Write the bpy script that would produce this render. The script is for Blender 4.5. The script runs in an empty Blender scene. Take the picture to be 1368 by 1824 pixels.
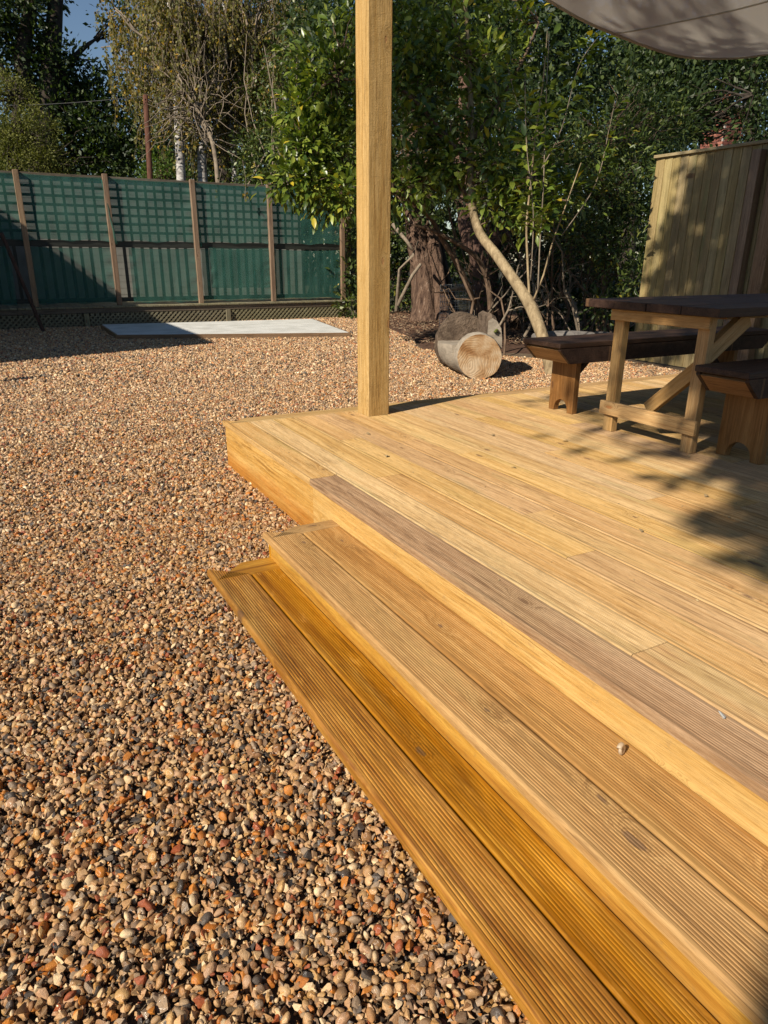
import bpy, bmesh, math, random
import numpy as np
from mathutils import Vector, Matrix, noise as mnoise

random.seed(7)
rng = np.random.default_rng(7)
R = math.radians
scene = bpy.context.scene
COL = scene.collection

# ------------------------------------------------------------------ camera
PITCH, ROLL, YAW = R(20.181), R(-.447), R(29.007)
CAM = Vector((0, 0, 1.22))
fw = Vector((math.sin(YAW) * math.cos(PITCH), math.cos(YAW) * math.cos(PITCH), -math.sin(PITCH)))
rt = Vector((math.cos(YAW), -math.sin(YAW), 0))
dn = fw.cross(rt)
c_, s_ = math.cos(ROLL), math.sin(ROLL)
rt, dn = c_ * rt + s_ * dn, -s_ * rt + c_ * dn
FPX = 1240.39
cam = bpy.data.cameras.new('camera')
cam.sensor_fit = 'VERTICAL'
cam.sensor_height = 24
cam.sensor_width = 18
cam.lens = FPX / 1824 * 24
cam.clip_start = .05
cam.clip_end = 400
camo = bpy.data.objects.new('camera', cam)
COL.objects.link(camo)
m = Matrix((rt, -dn, -fw)).transposed().to_4x4()
m.translation = CAM
camo.matrix_world = m
scene.camera = camo

# ------------------------------------------------------------------ light
EL, AZ = R(37), R(17.5)                      # sunlight travels along (cos AZ, sin AZ), falling at EL
SUN = Vector((math.cos(EL) * math.cos(AZ), math.cos(EL) * math.sin(AZ), -math.sin(EL)))
sun = bpy.data.lights.new('sun', 'SUN')
sun.energy = 5.0
sun.angle = R(.53)
sun.color = (1, .90, .76)
suno = bpy.data.objects.new('sun', sun)
COL.objects.link(suno)
suno.rotation_euler = SUN.to_track_quat('-Z', 'Y').to_euler()
world = bpy.data.worlds.new('World')
scene.world = world
world.use_nodes = True
wn = world.node_tree
wn.nodes.clear()
sky = wn.nodes.new('ShaderNodeTexSky')
sky.sky_type = 'NISHITA'
sky.sun_disc = False
sky.sun_elevation = EL
sky.sun_rotation = math.atan2(-SUN.x, -SUN.y)
sky.air_density = 1.0
sky.dust_density = .1
sky.ozone_density = 2.4
bg = wn.nodes.new('ShaderNodeBackground')
bg.inputs['Strength'].default_value = .06
wo = wn.nodes.new('ShaderNodeOutputWorld')
wn.links.new(sky.outputs[0], bg.inputs[0])
wn.links.new(bg.outputs[0], wo.inputs[0])
vs = scene.view_settings
vs.view_transform = 'Standard'
vs.look = 'None'
vs.exposure = .42
vs.gamma = 1
try: vs.use_curve_mapping = False
except Exception: pass
cy = scene.cycles
cy.max_bounces = 7
cy.diffuse_bounces = 3
cy.glossy_bounces = 2
cy.transmission_bounces = 4
cy.transparent_max_bounces = 12
cy.caustics_reflective = cy.caustics_refractive = False
cy.use_denoising = True

# ------------------------------------------------------------------ measuring
def P(px, py, w):
    """world point seen at photo pixel (px, py), w metres ahead of the camera"""
    return CAM + fw * w + rt * ((px - 684) / FPX * w) + dn * ((py - 912) / FPX * w)

# ------------------------------------------------------------------ object helpers
def tag(o, label=None, cat=None, group=None, kind=None):
    if label: o['label'] = label
    if cat: o['category'] = cat
    if group: o['group'] = group
    if kind: o['kind'] = kind
    return o

def thing(name, label, cat, loc=(0, 0, 0), group=None):
    o = bpy.data.objects.new(name, None)
    COL.objects.link(o)
    o.location = loc
    o.empty_display_size = .1
    return tag(o, label, cat, group)

def link(name, me, mat, parent=None):
    o = bpy.data.objects.new(name, me)
    COL.objects.link(o)
    if mat is not None and len(me.materials) == 0: me.materials.append(mat)
    if parent is not None:
        o.parent = parent
        rootloc = Vector(parent.location)
        p = parent.parent
        while p is not None:
            rootloc += Vector(p.location); p = p.parent
        o.location = -rootloc
    return o

def np_mesh(name, V, F, smooth=False):
    """V (n,3); F list of arrays (k,m) of equal-size faces"""
    me = bpy.data.meshes.new(name)
    V = np.asarray(V, np.float32)
    me.vertices.add(len(V)); me.vertices.foreach_set('co', V.ravel())
    F = [np.asarray(f, np.int32) for f in F if len(f)]
    tot = sum(f.size for f in F); npoly = sum(len(f) for f in F)
    me.loops.add(tot); me.polygons.add(npoly)
    me.loops.foreach_set('vertex_index', np.concatenate([f.ravel() for f in F]))
    sizes = np.concatenate([np.full(len(f), f.shape[1], np.int32) for f in F])
    st = np.zeros(npoly, np.int32); st[1:] = np.cumsum(sizes)[:-1]
    me.polygons.foreach_set('loop_start', st)
    if smooth: me.polygons.foreach_set('use_smooth', np.ones(npoly, bool))
    me.update(calc_edges=True)
    me.validate()
    return me

class MB:
    """collects shapes into one mesh"""
    def __init__(s): s.v = []; s.f = []
    def add(s, vs, fs):
        b = len(s.v); s.v += [tuple(v) for v in vs]; s.f += [tuple(i + b for i in f) for f in fs]
    def box(s, x0, x1, y0, y1, z0, z1):
        s.add([(x0,y0,z0),(x1,y0,z0),(x1,y1,z0),(x0,y1,z0),(x0,y0,z1),(x1,y0,z1),(x1,y1,z1),(x0,y1,z1)],
              [(0,3,2,1),(4,5,6,7),(0,1,5,4),(1,2,6,5),(2,3,7,6),(3,0,4,7)])
    def tube(s, pts, rad, n=6, cap=True):
        pts = [Vector(p) for p in pts]
        if not hasattr(rad, '__len__'): rad = [rad] * len(pts)
        b = len(s.v); up = Vector((.31, .2, .93))
        for i, p in enumerate(pts):
            d = (pts[min(i + 1, len(pts) - 1)] - pts[max(i - 1, 0)]).normalized()
            a = d.cross(up if abs(d.dot(up)) < .95 else Vector((1, 0, 0))).normalized(); c = d.cross(a)
            for k in range(n):
                t = 2 * math.pi * k / n
                s.v.append(tuple(p + (a * math.cos(t) + c * math.sin(t)) * rad[i]))
        for i in range(len(pts) - 1):
            for k in range(n):
                k2 = (k + 1) % n
                s.f.append((b + i*n + k, b + i*n + k2, b + (i+1)*n + k2, b + (i+1)*n + k))
        if cap:
            s.f.append(tuple(b + k for k in reversed(range(n))))
            e = b + (len(pts) - 1) * n
            s.f.append(tuple(e + k for k in range(n)))
    def prism(s, poly, axis, a, b):
        """extrude polygon (2D) along axis from a to b; poly lies in the two other axes (cyclic order)"""
        def pt(u, v, t):
            return {'x': (t, u, v), 'y': (u, t, v), 'z': (u, v, t)}[axis]
        n = len(poly)
        vs = [pt(u, v, a) for u, v in poly] + [pt(u, v, b) for u, v in poly]
        fs = [tuple(range(n)), tuple(reversed(range(n, 2 * n)))] + [(i, n + i, n + (i+1) % n, (i+1) % n) for i in range(n)]
        s.add(vs, fs)
    def build(s, name, mat, parent=None, smooth=False, bevel=0, seg=1):
        me = bpy.data.meshes.new(name)
        me.from_pydata(s.v, [], s.f)
        bm = bmesh.new(); bm.from_mesh(me)
        bmesh.ops.recalc_face_normals(bm, faces=bm.faces)
        if bevel:
            bmesh.ops.bevel(bm, geom=list(bm.edges), offset=bevel, segments=seg, profile=.7, affect='EDGES', clamp_overlap=True)
        bm.to_mesh(me); bm.free()
        if smooth:
            for p in me.polygons: p.use_smooth = True
        return link(name, me, mat, parent)

def box(name, mat, parent, x0, x1, y0, y1, z0, z1, bevel=0):
    """a squared piece of timber whose own axes have the grain along local Y"""
    d = [x1 - x0, y1 - y0, z1 - z0]
    L = max(range(3), key=lambda i: d[i])
    c = Vector(((x0 + x1) / 2, (y0 + y1) / 2, (z0 + z1) / 2))
    b = MB()
    other = [i for i in range(3) if i != L]
    wide, thin = (other if d[other[0]] >= d[other[1]] else other[::-1])
    b.box(-d[wide]/2, d[wide]/2, -d[L]/2, d[L]/2, -d[thin]/2, d[thin]/2)
    o = b.build(name, mat, parent, bevel=bevel)
    M = Matrix.Identity(3)
    ax = [Vector(), Vector(), Vector()]
    e = [Vector((1,0,0)), Vector((0,1,0)), Vector((0,0,1))]
    ax[0] = e[wide]; ax[1] = e[L]; ax[2] = e[wide].cross(e[L])
    M = Matrix(ax).transposed().to_4x4()
    off = o.location.copy()
    o.rotation_euler = M.to_euler()
    o.location = off + c
    return o

def beam(name, mat, parent, a, b, w, t, up=(0, 0, 1), bevel=.002):
    """a timber from a to b: w across 'up x direction', t along up"""
    a, b = Vector(a), Vector(b)
    y = (b - a).normalized(); x = y.cross(Vector(up)).normalized(); z = x.cross(y)
    L = (b - a).length
    mb = MB(); mb.box(-w/2, w/2, -L/2, L/2, -t/2, t/2)
    o = mb.build(name, mat, parent, bevel=bevel)
    off = o.location.copy()
    o.rotation_euler = Matrix((x, y, z)).transposed().to_euler()
    o.location = off + (a + b) / 2
    return o

# ------------------------------------------------------------------ material helpers
class NT:
    def __init__(s, name):
        s.m = bpy.data.materials.new(name); s.m.use_nodes = True
        s.t = s.m.node_tree; s.t.nodes.clear()
        s.out = s.t.nodes.new('ShaderNodeOutputMaterial')
    def n(s, typ, **kw):
        nd = s.t.nodes.new(typ)
        for k, v in kw.items(): setattr(nd, k, v)
        return nd
    def put(s, sock, v):
        if isinstance(v, bpy.types.NodeSocket): s.t.links.new(v, sock)
        elif v is not None:
            if sock.type == 'RGBA' and hasattr(v, '__len__') and len(v) == 3: v = (*v, 1)
            sock.default_value = v if not (sock.type == "RGBA" and not hasattr(v, "__len__")) else (v, v, v, 1)
    def coord(s, k='Object'): return s.n('ShaderNodeTexCoord').outputs[k]
    def math(s, op, a, b=None, c=None, clamp=False):
        nd = s.n('ShaderNodeMath', operation=op); nd.use_clamp = clamp
        s.put(nd.inputs[0], a)
        if b is not None: s.put(nd.inputs[1], b)
        if c is not None: s.put(nd.inputs[2], c)
        return nd.outputs[0]
    def vmath(s, op, a, b):
        nd = s.n('ShaderNodeVectorMath', operation=op); s.put(nd.inputs[0], a); s.put(nd.inputs[1], b); return nd.outputs[0]
    def map(s, vec, scale=(1, 1, 1), loc=(0, 0, 0), rot=(0, 0, 0)):
        nd = s.n('ShaderNodeMapping'); s.put(nd.inputs['Vector'], vec)
        nd.inputs['Scale'].default_value = scale; nd.inputs['Location'].default_value = loc; nd.inputs['Rotation'].default_value = rot
        return nd.outputs[0]
    def noise(s, vec, scale=5, detail=3, rough=.5, dist=0, out=0):
        nd = s.n('ShaderNodeTexNoise'); s.put(nd.inputs['Vector'], vec)
        nd.inputs['Scale'].default_value = scale; nd.inputs['Detail'].default_value = detail
        nd.inputs['Roughness'].default_value = rough; nd.inputs['Distortion'].default_value = dist
        return nd.outputs[out]
    def vor(s, vec, scale=5, feature='F1', rand=1, out=0, dim='3D'):
        nd = s.n('ShaderNodeTexVoronoi', feature=feature, voronoi_dimensions=dim); s.put(nd.inputs['Vector'], vec)
        nd.inputs['Scale'].default_value = scale; nd.inputs['Randomness'].default_value = rand
        return nd.outputs[out]
    def ramp(s, fac, stops, interp='LINEAR'):
        nd = s.n('ShaderNodeValToRGB'); cr = nd.color_ramp; cr.interpolation = interp
        while len(cr.elements) < len(stops): cr.elements.new(.5)
        for e, (p, c) in zip(cr.elements, stops):
            e.position = p; e.color = (*c, 1) if hasattr(c, '__len__') else (c, c, c, 1)
        s.put(nd.inputs[0], fac); return nd.outputs[0]
    def mix(s, fac, a, b, mode='MIX'):
        nd = s.n('ShaderNodeMix', data_type='RGBA', blend_type=mode)
        s.put(nd.inputs[0], fac); s.put(nd.inputs[6], a); s.put(nd.inputs[7], b); return nd.outputs[2]
    def maprange(s, v, a, b, c=0, d=1):
        nd = s.n('ShaderNodeMapRange'); s.put(nd.inputs[0], v)
        for i, k in enumerate((a, b, c, d)): nd.inputs[i + 1].default_value = k
        return nd.outputs[0]
    def bump(s, h, strength=.3, dist=.01, normal=None):
        nd = s.n('ShaderNodeBump'); s.put(nd.inputs['Height'], h)
        nd.inputs['Strength'].default_value = strength; nd.inputs['Distance'].default_value = dist
        if normal is not None: s.put(nd.inputs['Normal'], normal)
        return nd.outputs[0]
    def bsdf(s, color, rough=.6, normal=None, spec=.5, **kw):
        nd = s.n('ShaderNodeBsdfPrincipled')
        s.put(nd.inputs['Base Color'], color); s.put(nd.inputs['Roughness'], rough)
        s.put(nd.inputs['Specular IOR Level'], spec)
        if normal is not None: s.put(nd.inputs['Normal'], normal)
        for k, v in kw.items(): s.put(nd.inputs[k], v)
        return nd.outputs[0]
    def done(s, shader):
        s.t.links.new(shader, s.out.inputs['Surface']); return s.m
    def objrand(s): return s.n('ShaderNodeObjectInfo').outputs['Random']
    def island(s): return s.n('ShaderNodeNewGeometry').outputs['Random Per Island']

def wood(name, pale, mid, dark, knots=.5, green=.0, wet=0, rough=.62, var=.22, grainx=34, saw=0, damp=0, blotch=.35, knotcol=(.09,.05,.025), spec=.35, bump=.25):
    t = NT(name)
    rnd = t.objrand()
    off = t.n('ShaderNodeCombineXYZ')
    t.put(off.inputs[0], t.math('MULTIPLY', rnd, 37.0)); t.put(off.inputs[1], t.math('MULTIPLY', rnd, 91.0)); t.put(off.inputs[2], t.math('MULTIPLY', rnd, 53.0))
    co = t.vmath('ADD', t.coord(), off.outputs[0])
    # knots: sparse cells stretched along the grain
    kv = t.map(co, (6.8, 2.6, .5))
    kd = t.vor(kv, 1.0, rand=.9, dim='2D')
    kcell = t.vor(kv, 1.0, rand=.9, out=1, dim='2D')
    sep = t.n('ShaderNodeSeparateColor'); t.put(sep.inputs[0], kcell)
    gate = t.math('LESS_THAN', sep.outputs[0], knots)
    ksize = t.math('MULTIPLY_ADD', sep.outputs[1], .055, .032)
    jit = t.math('MULTIPLY_ADD', t.noise(co, 60, 2), .05, -.025)
    kdj = t.math('ADD', kd, jit)
    kmask = t.math('MULTIPLY', t.math('SUBTRACT', 1.0, t.math('DIVIDE', kdj, ksize), clamp=True), gate)
    kmask = t.math('MULTIPLY', kmask, 4.0, clamp=True)
    halo = t.math('MULTIPLY', t.math('SUBTRACT', 1.0, t.math('DIVIDE', kdj, .26), clamp=True), gate)
    # grain bends round the knots
    sx = t.n('ShaderNodeSeparateXYZ'); t.put(sx.inputs[0], co)
    bend = t.math('MULTIPLY', t.math('MULTIPLY', halo, halo), .09)
    gx = t.math('ADD', sx.outputs[0], bend)
    wander = t.math('MULTIPLY_ADD', t.noise(t.map(co, (3, .8, 3)), 1, 2), .06, -.03)
    gx = t.math('ADD', gx, wander)
    gv = t.n('ShaderNodeCombineXYZ'); t.put(gv.inputs[0], gx); t.put(gv.inputs[1], sx.outputs[1]); t.put(gv.inputs[2], sx.outputs[2])
    g1 = t.noise(t.map(gv.outputs[0], (grainx, .7, grainx)), 1, 3, .6)
    g2 = t.noise(t.map(gv.outputs[0], (grainx * 4.2, 3.2, grainx * 4.2)), 1, 3, .65)
    fibre = t.noise(t.map(gv.outputs[0], (900, 22, 900)), 1, 2, .6)
    big = t.noise(t.map(co, (5, 1.1, 5)), 1, 4, .6)
    g = t.math('ADD', t.math('MULTIPLY', g1, .55), t.math('MULTIPLY', g2, .45))
    col = t.ramp(g, [(.34, dark), (.46, mid), (.57, pale), (.75, tuple(min(1, c * 1.12) for c in pale))])
    col = t.mix(t.math('MULTIPLY', t.ramp(big, [(.38, 0), (.68, 1)]), blotch), col, tuple(c * .62 for c in mid))
    if green:
        gb = t.noise(t.map(co, (11, 1.3, 11), (3, 5, 1)), 1, 3, .55)
        col = t.mix(t.math('MULTIPLY', t.ramp(gb, [(.56, 0), (.7, 1)]), green), col, (.30, .29, .12))
    col = t.mix(t.math('MULTIPLY', t.ramp(fibre, [(.38, 1), (.54, 0)]), .5), col, tuple(c * .45 for c in mid))
    fl = t.noise(t.map(gv.outputs[0], (150, 5, 150), (9, 4, 2)), 1, 3, .6)
    fm = t.noise(t.map(co, (8, 2, 8), (4, 8, 6)), 1, 3, .6)
    fl = t.math('MULTIPLY', t.ramp(fl, [(.52, 0), (.62, 1)]), t.ramp(fm, [(.40, 0), (.56, 1)]))
    col = t.mix(t.math('MULTIPLY', fl, .62), col, tuple(c * .55 for c in dark))
    hv = t.n('ShaderNodeHueSaturation')
    r2 = t.math('FRACT', t.math('MULTIPLY', rnd, 17.31)); r3 = t.math('FRACT', t.math('MULTIPLY', rnd, 71.7))
    t.put(hv.inputs['Value'], t.math('MULTIPLY_ADD', r2, var, 1 - var * .5))
    t.put(hv.inputs['Saturation'], t.math('MULTIPLY_ADD', r3, .16, .90))
    t.put(hv.inputs['Hue'], t.math('MULTIPLY_ADD', r2, .010, .495))
    t.put(hv.inputs['Color'], col); col = hv.outputs[0]
    col = t.mix(t.math('MULTIPLY', halo, .28), col, tuple(c * .55 for c in mid))
    col = t.mix(t.math('MULTIPLY', kmask, .8), col, t.mix(t.noise(co, 120, 3), knotcol, tuple(c * 2.4 for c in knotcol)))
    if damp:
        raw = t.n('ShaderNodeSeparateXYZ'); t.put(raw.inputs[0], t.coord())
        dn_ = t.noise(t.map(co, (10, 1.6, 10), (2, 2, 2)), 1, 4, .6)
        dm = t.maprange(t.math('ADD', raw.outputs[0], t.math('MULTIPLY_ADD', dn_, .28, -.14)), .04, -.06)
        col = t.mix(t.math('MULTIPLY', dm, damp), col, t.mix(1, col, (.80, .58, .32), 'MULTIPLY'))
        sp = t.ramp(t.noise(t.map(co, (30, 22, 30)), 1, 5, .7), [(.60, 0), (.70, 1)])
        col = t.mix(t.math('MULTIPLY', sp, .3), col, (.20, .13, .07))
    rg = t.math('MULTIPLY_ADD', g2, .25, rough - .12)
    if wet:
        wm = t.noise(t.map(co, (9, 2.2, 9), (7, 1, 2)), 1, 4, .6)
        wm = t.ramp(wm, [(.50, 1), (.64, 0)])
        col = t.mix(t.math('MULTIPLY', wm, .75 * wet), col, t.mix(1, col, (.72, .61, .40), 'MULTIPLY'))
        rg = t.mix(t.math('MULTIPLY', wm, wet), rg, .3)
        dry = t.ramp(t.noise(t.map(co, (26, 9, 26), (1, 9, 4)), 1, 4, .65), [(.60, 0), (.74, 1)])
        col = t.mix(t.math('MULTIPLY', dry, .28 * wet), col, tuple(min(1, c * 1.5 + .05) for c in pale))
    h = t.math('ADD', t.math('MULTIPLY', fibre, .45), t.math('MULTIPLY', g2, .8))
    h = t.math('SUBTRACT', h, t.math('MULTIPLY', kmask, .7))
    if saw:
        sw = t.noise(t.map(co, (60, 420, 60)), 1, 2, .6)
        sw2 = t.noise(t.map(co, (160, 150, 160)), 1, 3, .7)
        h = t.math('ADD', h, t.math('MULTIPLY', t.math('ADD', sw, sw2), saw))
    nrm = t.bump(h, bump, .004)
    return t.done(t.bsdf(col, rg, nrm, spec))

def plain(name, c1, c2, scale=8, rough=.8, bump=.2, bscale=60, spec=.3, stretch=(1, 1, 1), metallic=0):
    t = NT(name); co = t.map(t.coord(), stretch)
    n1 = t.noise(co, scale, 5, .6)
    col = t.ramp(n1, [(.32, c1), (.68, c2)])
    n2 = t.noise(co, bscale, 4, .65)
    col = t.mix(t.math('MULTIPLY', n2, .35), col, tuple(c * .5 for c in c1))
    return t.done(t.bsdf(col, rough, t.bump(n2, bump, .01), spec, Metallic=metallic))

def leafmat(name, cols, trans=.3, rough=.45, spec=.4, tcol=None):
    """cols: ramp stops over a random number per leaf"""
    t = NT(name)
    r = t.island()
    col = t.ramp(r, cols)
    vein = t.noise(t.coord(), 40, 2)
    col = t.mix(t.math('MULTIPLY', vein, .3), col, t.mix(1, col, (.6, .6, .55), 'MULTIPLY'))
    b = t.bsdf(col, rough, None, spec)
    tr = t.n('ShaderNodeBsdfTranslucent')
    t.put(tr.inputs[0], t.mix(1, col, tcol or (1.5, 1.6, .6), 'MULTIPLY'))
    mx = t.n('ShaderNodeMixShader'); mx.inputs[0].default_value = trans
    t.t.links.new(b, mx.inputs[1]); t.t.links.new(tr.outputs[0], mx.inputs[2])
    return t.done(mx.outputs[0])

def bark(name, c1, c2, vs=(9, 9, 1.6), bump=.9, dist=.03, hi=None):
    t = NT(name); co = t.coord()
    n1 = t.noise(t.map(co, vs), 2.2, 5, .65, .4)
    col = t.ramp(n1, [(.34, c1), (.62, c2)] + ([(.78, hi)] if hi else []))
    n2 = t.noise(co, 45, 4, .6)
    col = t.mix(t.math('MULTIPLY', n2, .4), col, tuple(c * .5 for c in c1))
    h = t.math('ADD', n1, t.math('MULTIPLY', n2, .3))
    return t.done(t.bsdf(col, .9, t.bump(h, bump, dist), .2))

M = {}
M['deck'] = wood('deck_timber', (.615,.408,.188), (.52,.32,.127), (.34,.182,.062), knots=.20, green=.26, var=.10, blotch=.30)
M['brown'] = wood('weathered_brown_board', (.43,.27,.14), (.34,.195,.09), (.22,.115,.048), knots=.3, green=.10, var=.03, blotch=.35)
M['tread'] = wood('tread_timber', (.55,.335,.125), (.44,.245,.08), (.30,.15,.04), knots=.46, green=.14, wet=.12, var=.12, blotch=.4)
M['wet'] = wood('damp_tread_timber', (.56,.285,.032), (.43,.19,.014), (.22,.08,.007), knots=.5, green=.2, wet=.95, rough=.5, var=.05, blotch=.45, spec=.45)
M['fascia'] = wood('fascia_timber', (.66,.415,.135), (.56,.315,.078), (.38,.185,.033), damp=.85, knots=.34, green=.12, var=.08, blotch=.3, grainx=22)
M['riser'] = wood('riser_timber', (.62,.335,.05), (.51,.245,.026), (.34,.14,.013), damp=.4, knots=.36, green=.12, wet=.3, var=.05, grainx=22)
M['post'] = wood('rough_sawn_post', (.64,.44,.195), (.55,.355,.135), (.41,.235,.08), knots=.55, var=.02, saw=.8, bump=.6, grainx=26, blotch=.28, knotcol=(.24,.125,.05), rough=.75, spec=.2)
M['pine'] = wood('pale_pine', (.63,.405,.18), (.53,.31,.12), (.40,.205,.07), knots=.35, var=.10, grainx=24, knotcol=(.22,.09,.03))
M['stained'] = wood('dark_stained_board', (.085,.048,.032), (.055,.03,.02), (.028,.015,.010), knots=.3, var=.15, blotch=.2, rough=.55, spec=.25)
M['teak'] = wood('warm_stained_board', (.40,.21,.075), (.30,.145,.045), (.18,.08,.024), knots=.3, var=.14, grainx=20, knotcol=(.07,.03,.012), rough=.5)
M['fencepost'] = wood('weathered_post', (.36,.25,.16), (.27,.175,.105), (.17,.10,.06), knots=.35, var=.2, saw=.3)
M['darkwood'] = wood('dark_old_timber', (.20,.165,.12), (.14,.11,.078), (.08,.06,.042), knots=.2, var=.2)
M['slat'] = wood('dark_slat', (.045,.05,.04), (.03,.034,.028), (.018,.02,.016), knots=.1, var=.2)
M['lattice'] = wood('mossy_lattice', (.33,.30,.19), (.25,.225,.135), (.15,.135,.08), knots=.1, var=.2)
M['feather'] = wood('feather_edge_board', (.46,.36,.18), (.37,.285,.13), (.25,.19,.085), knots=.25, green=.6, var=.16, grainx=20)
M['siding'] = plain('pale_siding', (.25,.25,.225), (.34,.34,.305), 5, .7, .1)
M['concrete'] = plain('concrete', (.52,.52,.48), (.74,.74,.70), 3.2, .9, .15, 120)
M['ground'] = plain('sandy_ground', (.10,.07,.045), (.20,.145,.09), 30, .95, .5, 140)
M['soil'] = plain('dark_soil', (.055,.03,.018), (.12,.065,.04), 14, .95, .7, 60)
M['earth'] = plain('woodland_floor', (.03,.027,.015), (.07,.06,.03), 3, .95, .5, 30)
M['rust'] = plain('rusty_metal', (.05,.028,.02), (.10,.05,.035), 20, .7, .2, 80)
M['wire'] = plain('grey_wire', (.35,.35,.34), (.5,.5,.48), 20, .5, .05)
M['render'] = plain('pale_render', (.55,.53,.48), (.65,.63,.58), 3, .9, .1)
M['felt'] = plain('roof_felt', (.06,.06,.06), (.1,.1,.1), 5, .95, .3)

# ------------------------------------------------------------------ ground
def sheet(name, x0, x1, y0, y1, z, nx, ny, mat, amp=0, label=None, cat='ground'):
    xs = np.linspace(x0, x1, nx + 1); ys = np.linspace(y0, y1, ny + 1)
    X, Y = np.meshgrid(xs, ys); Z = np.full_like(X, z)
    if amp:
        for i in range(ny + 1):
            for j in range(nx + 1):
                Z[i, j] += amp * (mnoise.noise(Vector((X[i,j] * 1.3, Y[i,j] * 1.3, 3))) + .5 * mnoise.noise(Vector((X[i,j] * 4, Y[i,j] * 4, 9))))
    V = np.stack([X, Y, Z], -1).reshape(-1, 3)
    a = np.arange(nx * ny); r = a // nx; c = a % nx; b = r * (nx + 1) + c
    me = np_mesh(name, V, [np.stack([b, b + 1, b + nx + 2, b + nx + 1], -1)], True)
    o = link(name, me, mat)
    return tag(o, label, cat, kind='structure')

sheet('ground', -90, 130, -60, 160, -.06, 20, 20, M['earth'], 0, 'dark woodland ground reaching away beneath the trees')
sheet('gravel_bed', -4.0, 9.0, -1.6, 14.0, -.012, 104, 124, M['ground'], .012, 'sandy bed under the loose gravel of the yard')

# soil bed round the old trunks
def blob_sheet(name, pts, z, mat, label, cat, kind):
    bm = bmesh.new()
    c = Vector((sum(p[0] for p in pts) / len(pts), sum(p[1] for p in pts) / len(pts), z + .05))
    ring = []
    n = len(pts)
    for i in range(n):
        for k in range(4):
            t = k / 4
            p = Vector((pts[i][0] * (1 - t) + pts[(i+1) % n][0] * t, pts[i][1] * (1 - t) + pts[(i+1) % n][1] * t, z))
            d = (p - c); p += Vector((d.x, d.y, 0)) * random.uniform(-.04, .04)
            ring.append(p)
    rings = []
    for s_ in (1, .9, .7, .45, .2):
        rings.append([bm.verts.new((c.x + (p.x - c.x) * s_, c.y + (p.y - c.y) * s_, z + .06 * (1 - s_) ** .5 + (random.uniform(-.015, .015) if s_ < 1 else -.03))) for p in ring])
    cv = bm.verts.new(c)
    N = len(ring)
    for a, b in zip(rings, rings[1:]):
        for i in range(N): bm.faces.new((a[i], a[(i+1) % N], b[(i+1) % N], b[i]))
    for i in range(N): bm.faces.new((rings[-1][i], rings[-1][(i+1) % N], cv))
    me = bpy.data.meshes.new(name); bm.to_mesh(me); bm.free()
    for p in me.polygons: p.use_smooth = True
    return tag(link(name, me, mat), label, cat, kind=kind)
blob_sheet('soil', [(5.15, 8.3), (5.75, 9.4), (6.2, 11.0), (6.75, 13.1), (8, 14.5), (11, 14.5), (11.5, 9), (8.6, 7.2), (6.6, 7.0)], .012, M['soil'],
           'reddish bark soil bed under the old trunks', 'soil', 'structure')

# ------------------------------------------------------------------ gravel (pebbles scattered on the bed)
def pebble_mesh(i):
    r = random.Random(100 + i)
    bm = bmesh.new()
    sc = (1, r.uniform(.60, .95), r.uniform(.42, .78))
    seed = Vector((i * 7.3, 2, 1))
    if i % 5 == 0:                       # a water-worn round stone
        bmesh.ops.create_icosphere(bm, subdivisions=3, radius=.92)
        for v in bm.verts:
            p = v.co.normalized()
            q = p * (.92 + .14 * mnoise.noise(p * 1.2 + seed) + .04 * mnoise.noise(p * 3.4 + seed))
            v.co = Vector((q.x * sc[0], q.y * sc[1], q.z * sc[2]))
    else:                                # a broken flint: hull of a few corners, edges lightly worn
        for k in range(r.choice([8, 9, 11, 13])):
            d = Vector((r.gauss(0, 1), r.gauss(0, 1), r.gauss(0, 1))).normalized() * r.uniform(.8, 1.2)
            bm.verts.new((d.x * sc[0], d.y * sc[1], d.z * sc[2]))
        g = bmesh.ops.convex_hull(bm, input=bm.verts)
        bmesh.ops.delete(bm, geom=[v for v in bm.verts if not v.link_faces], context='VERTS')
        bmesh.ops.bevel(bm, geom=list(bm.edges), offset=.09, segments=2, profile=.6, affect='EDGES', clamp_overlap=True)
        bmesh.ops.triangulate(bm, faces=bm.faces)
        for v in bm.verts: v.co *= 1 + .07 * mnoise.noise(v.co * 2.6 + seed)
    me = bpy.data.meshes.new('pebble_shape'); bm.to_mesh(me); bm.free()
    for p in me.polygons: p.use_smooth = True
    try: me.set_sharp_from_angle(angle=R(24))
    except Exception: pass
    return me

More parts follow.
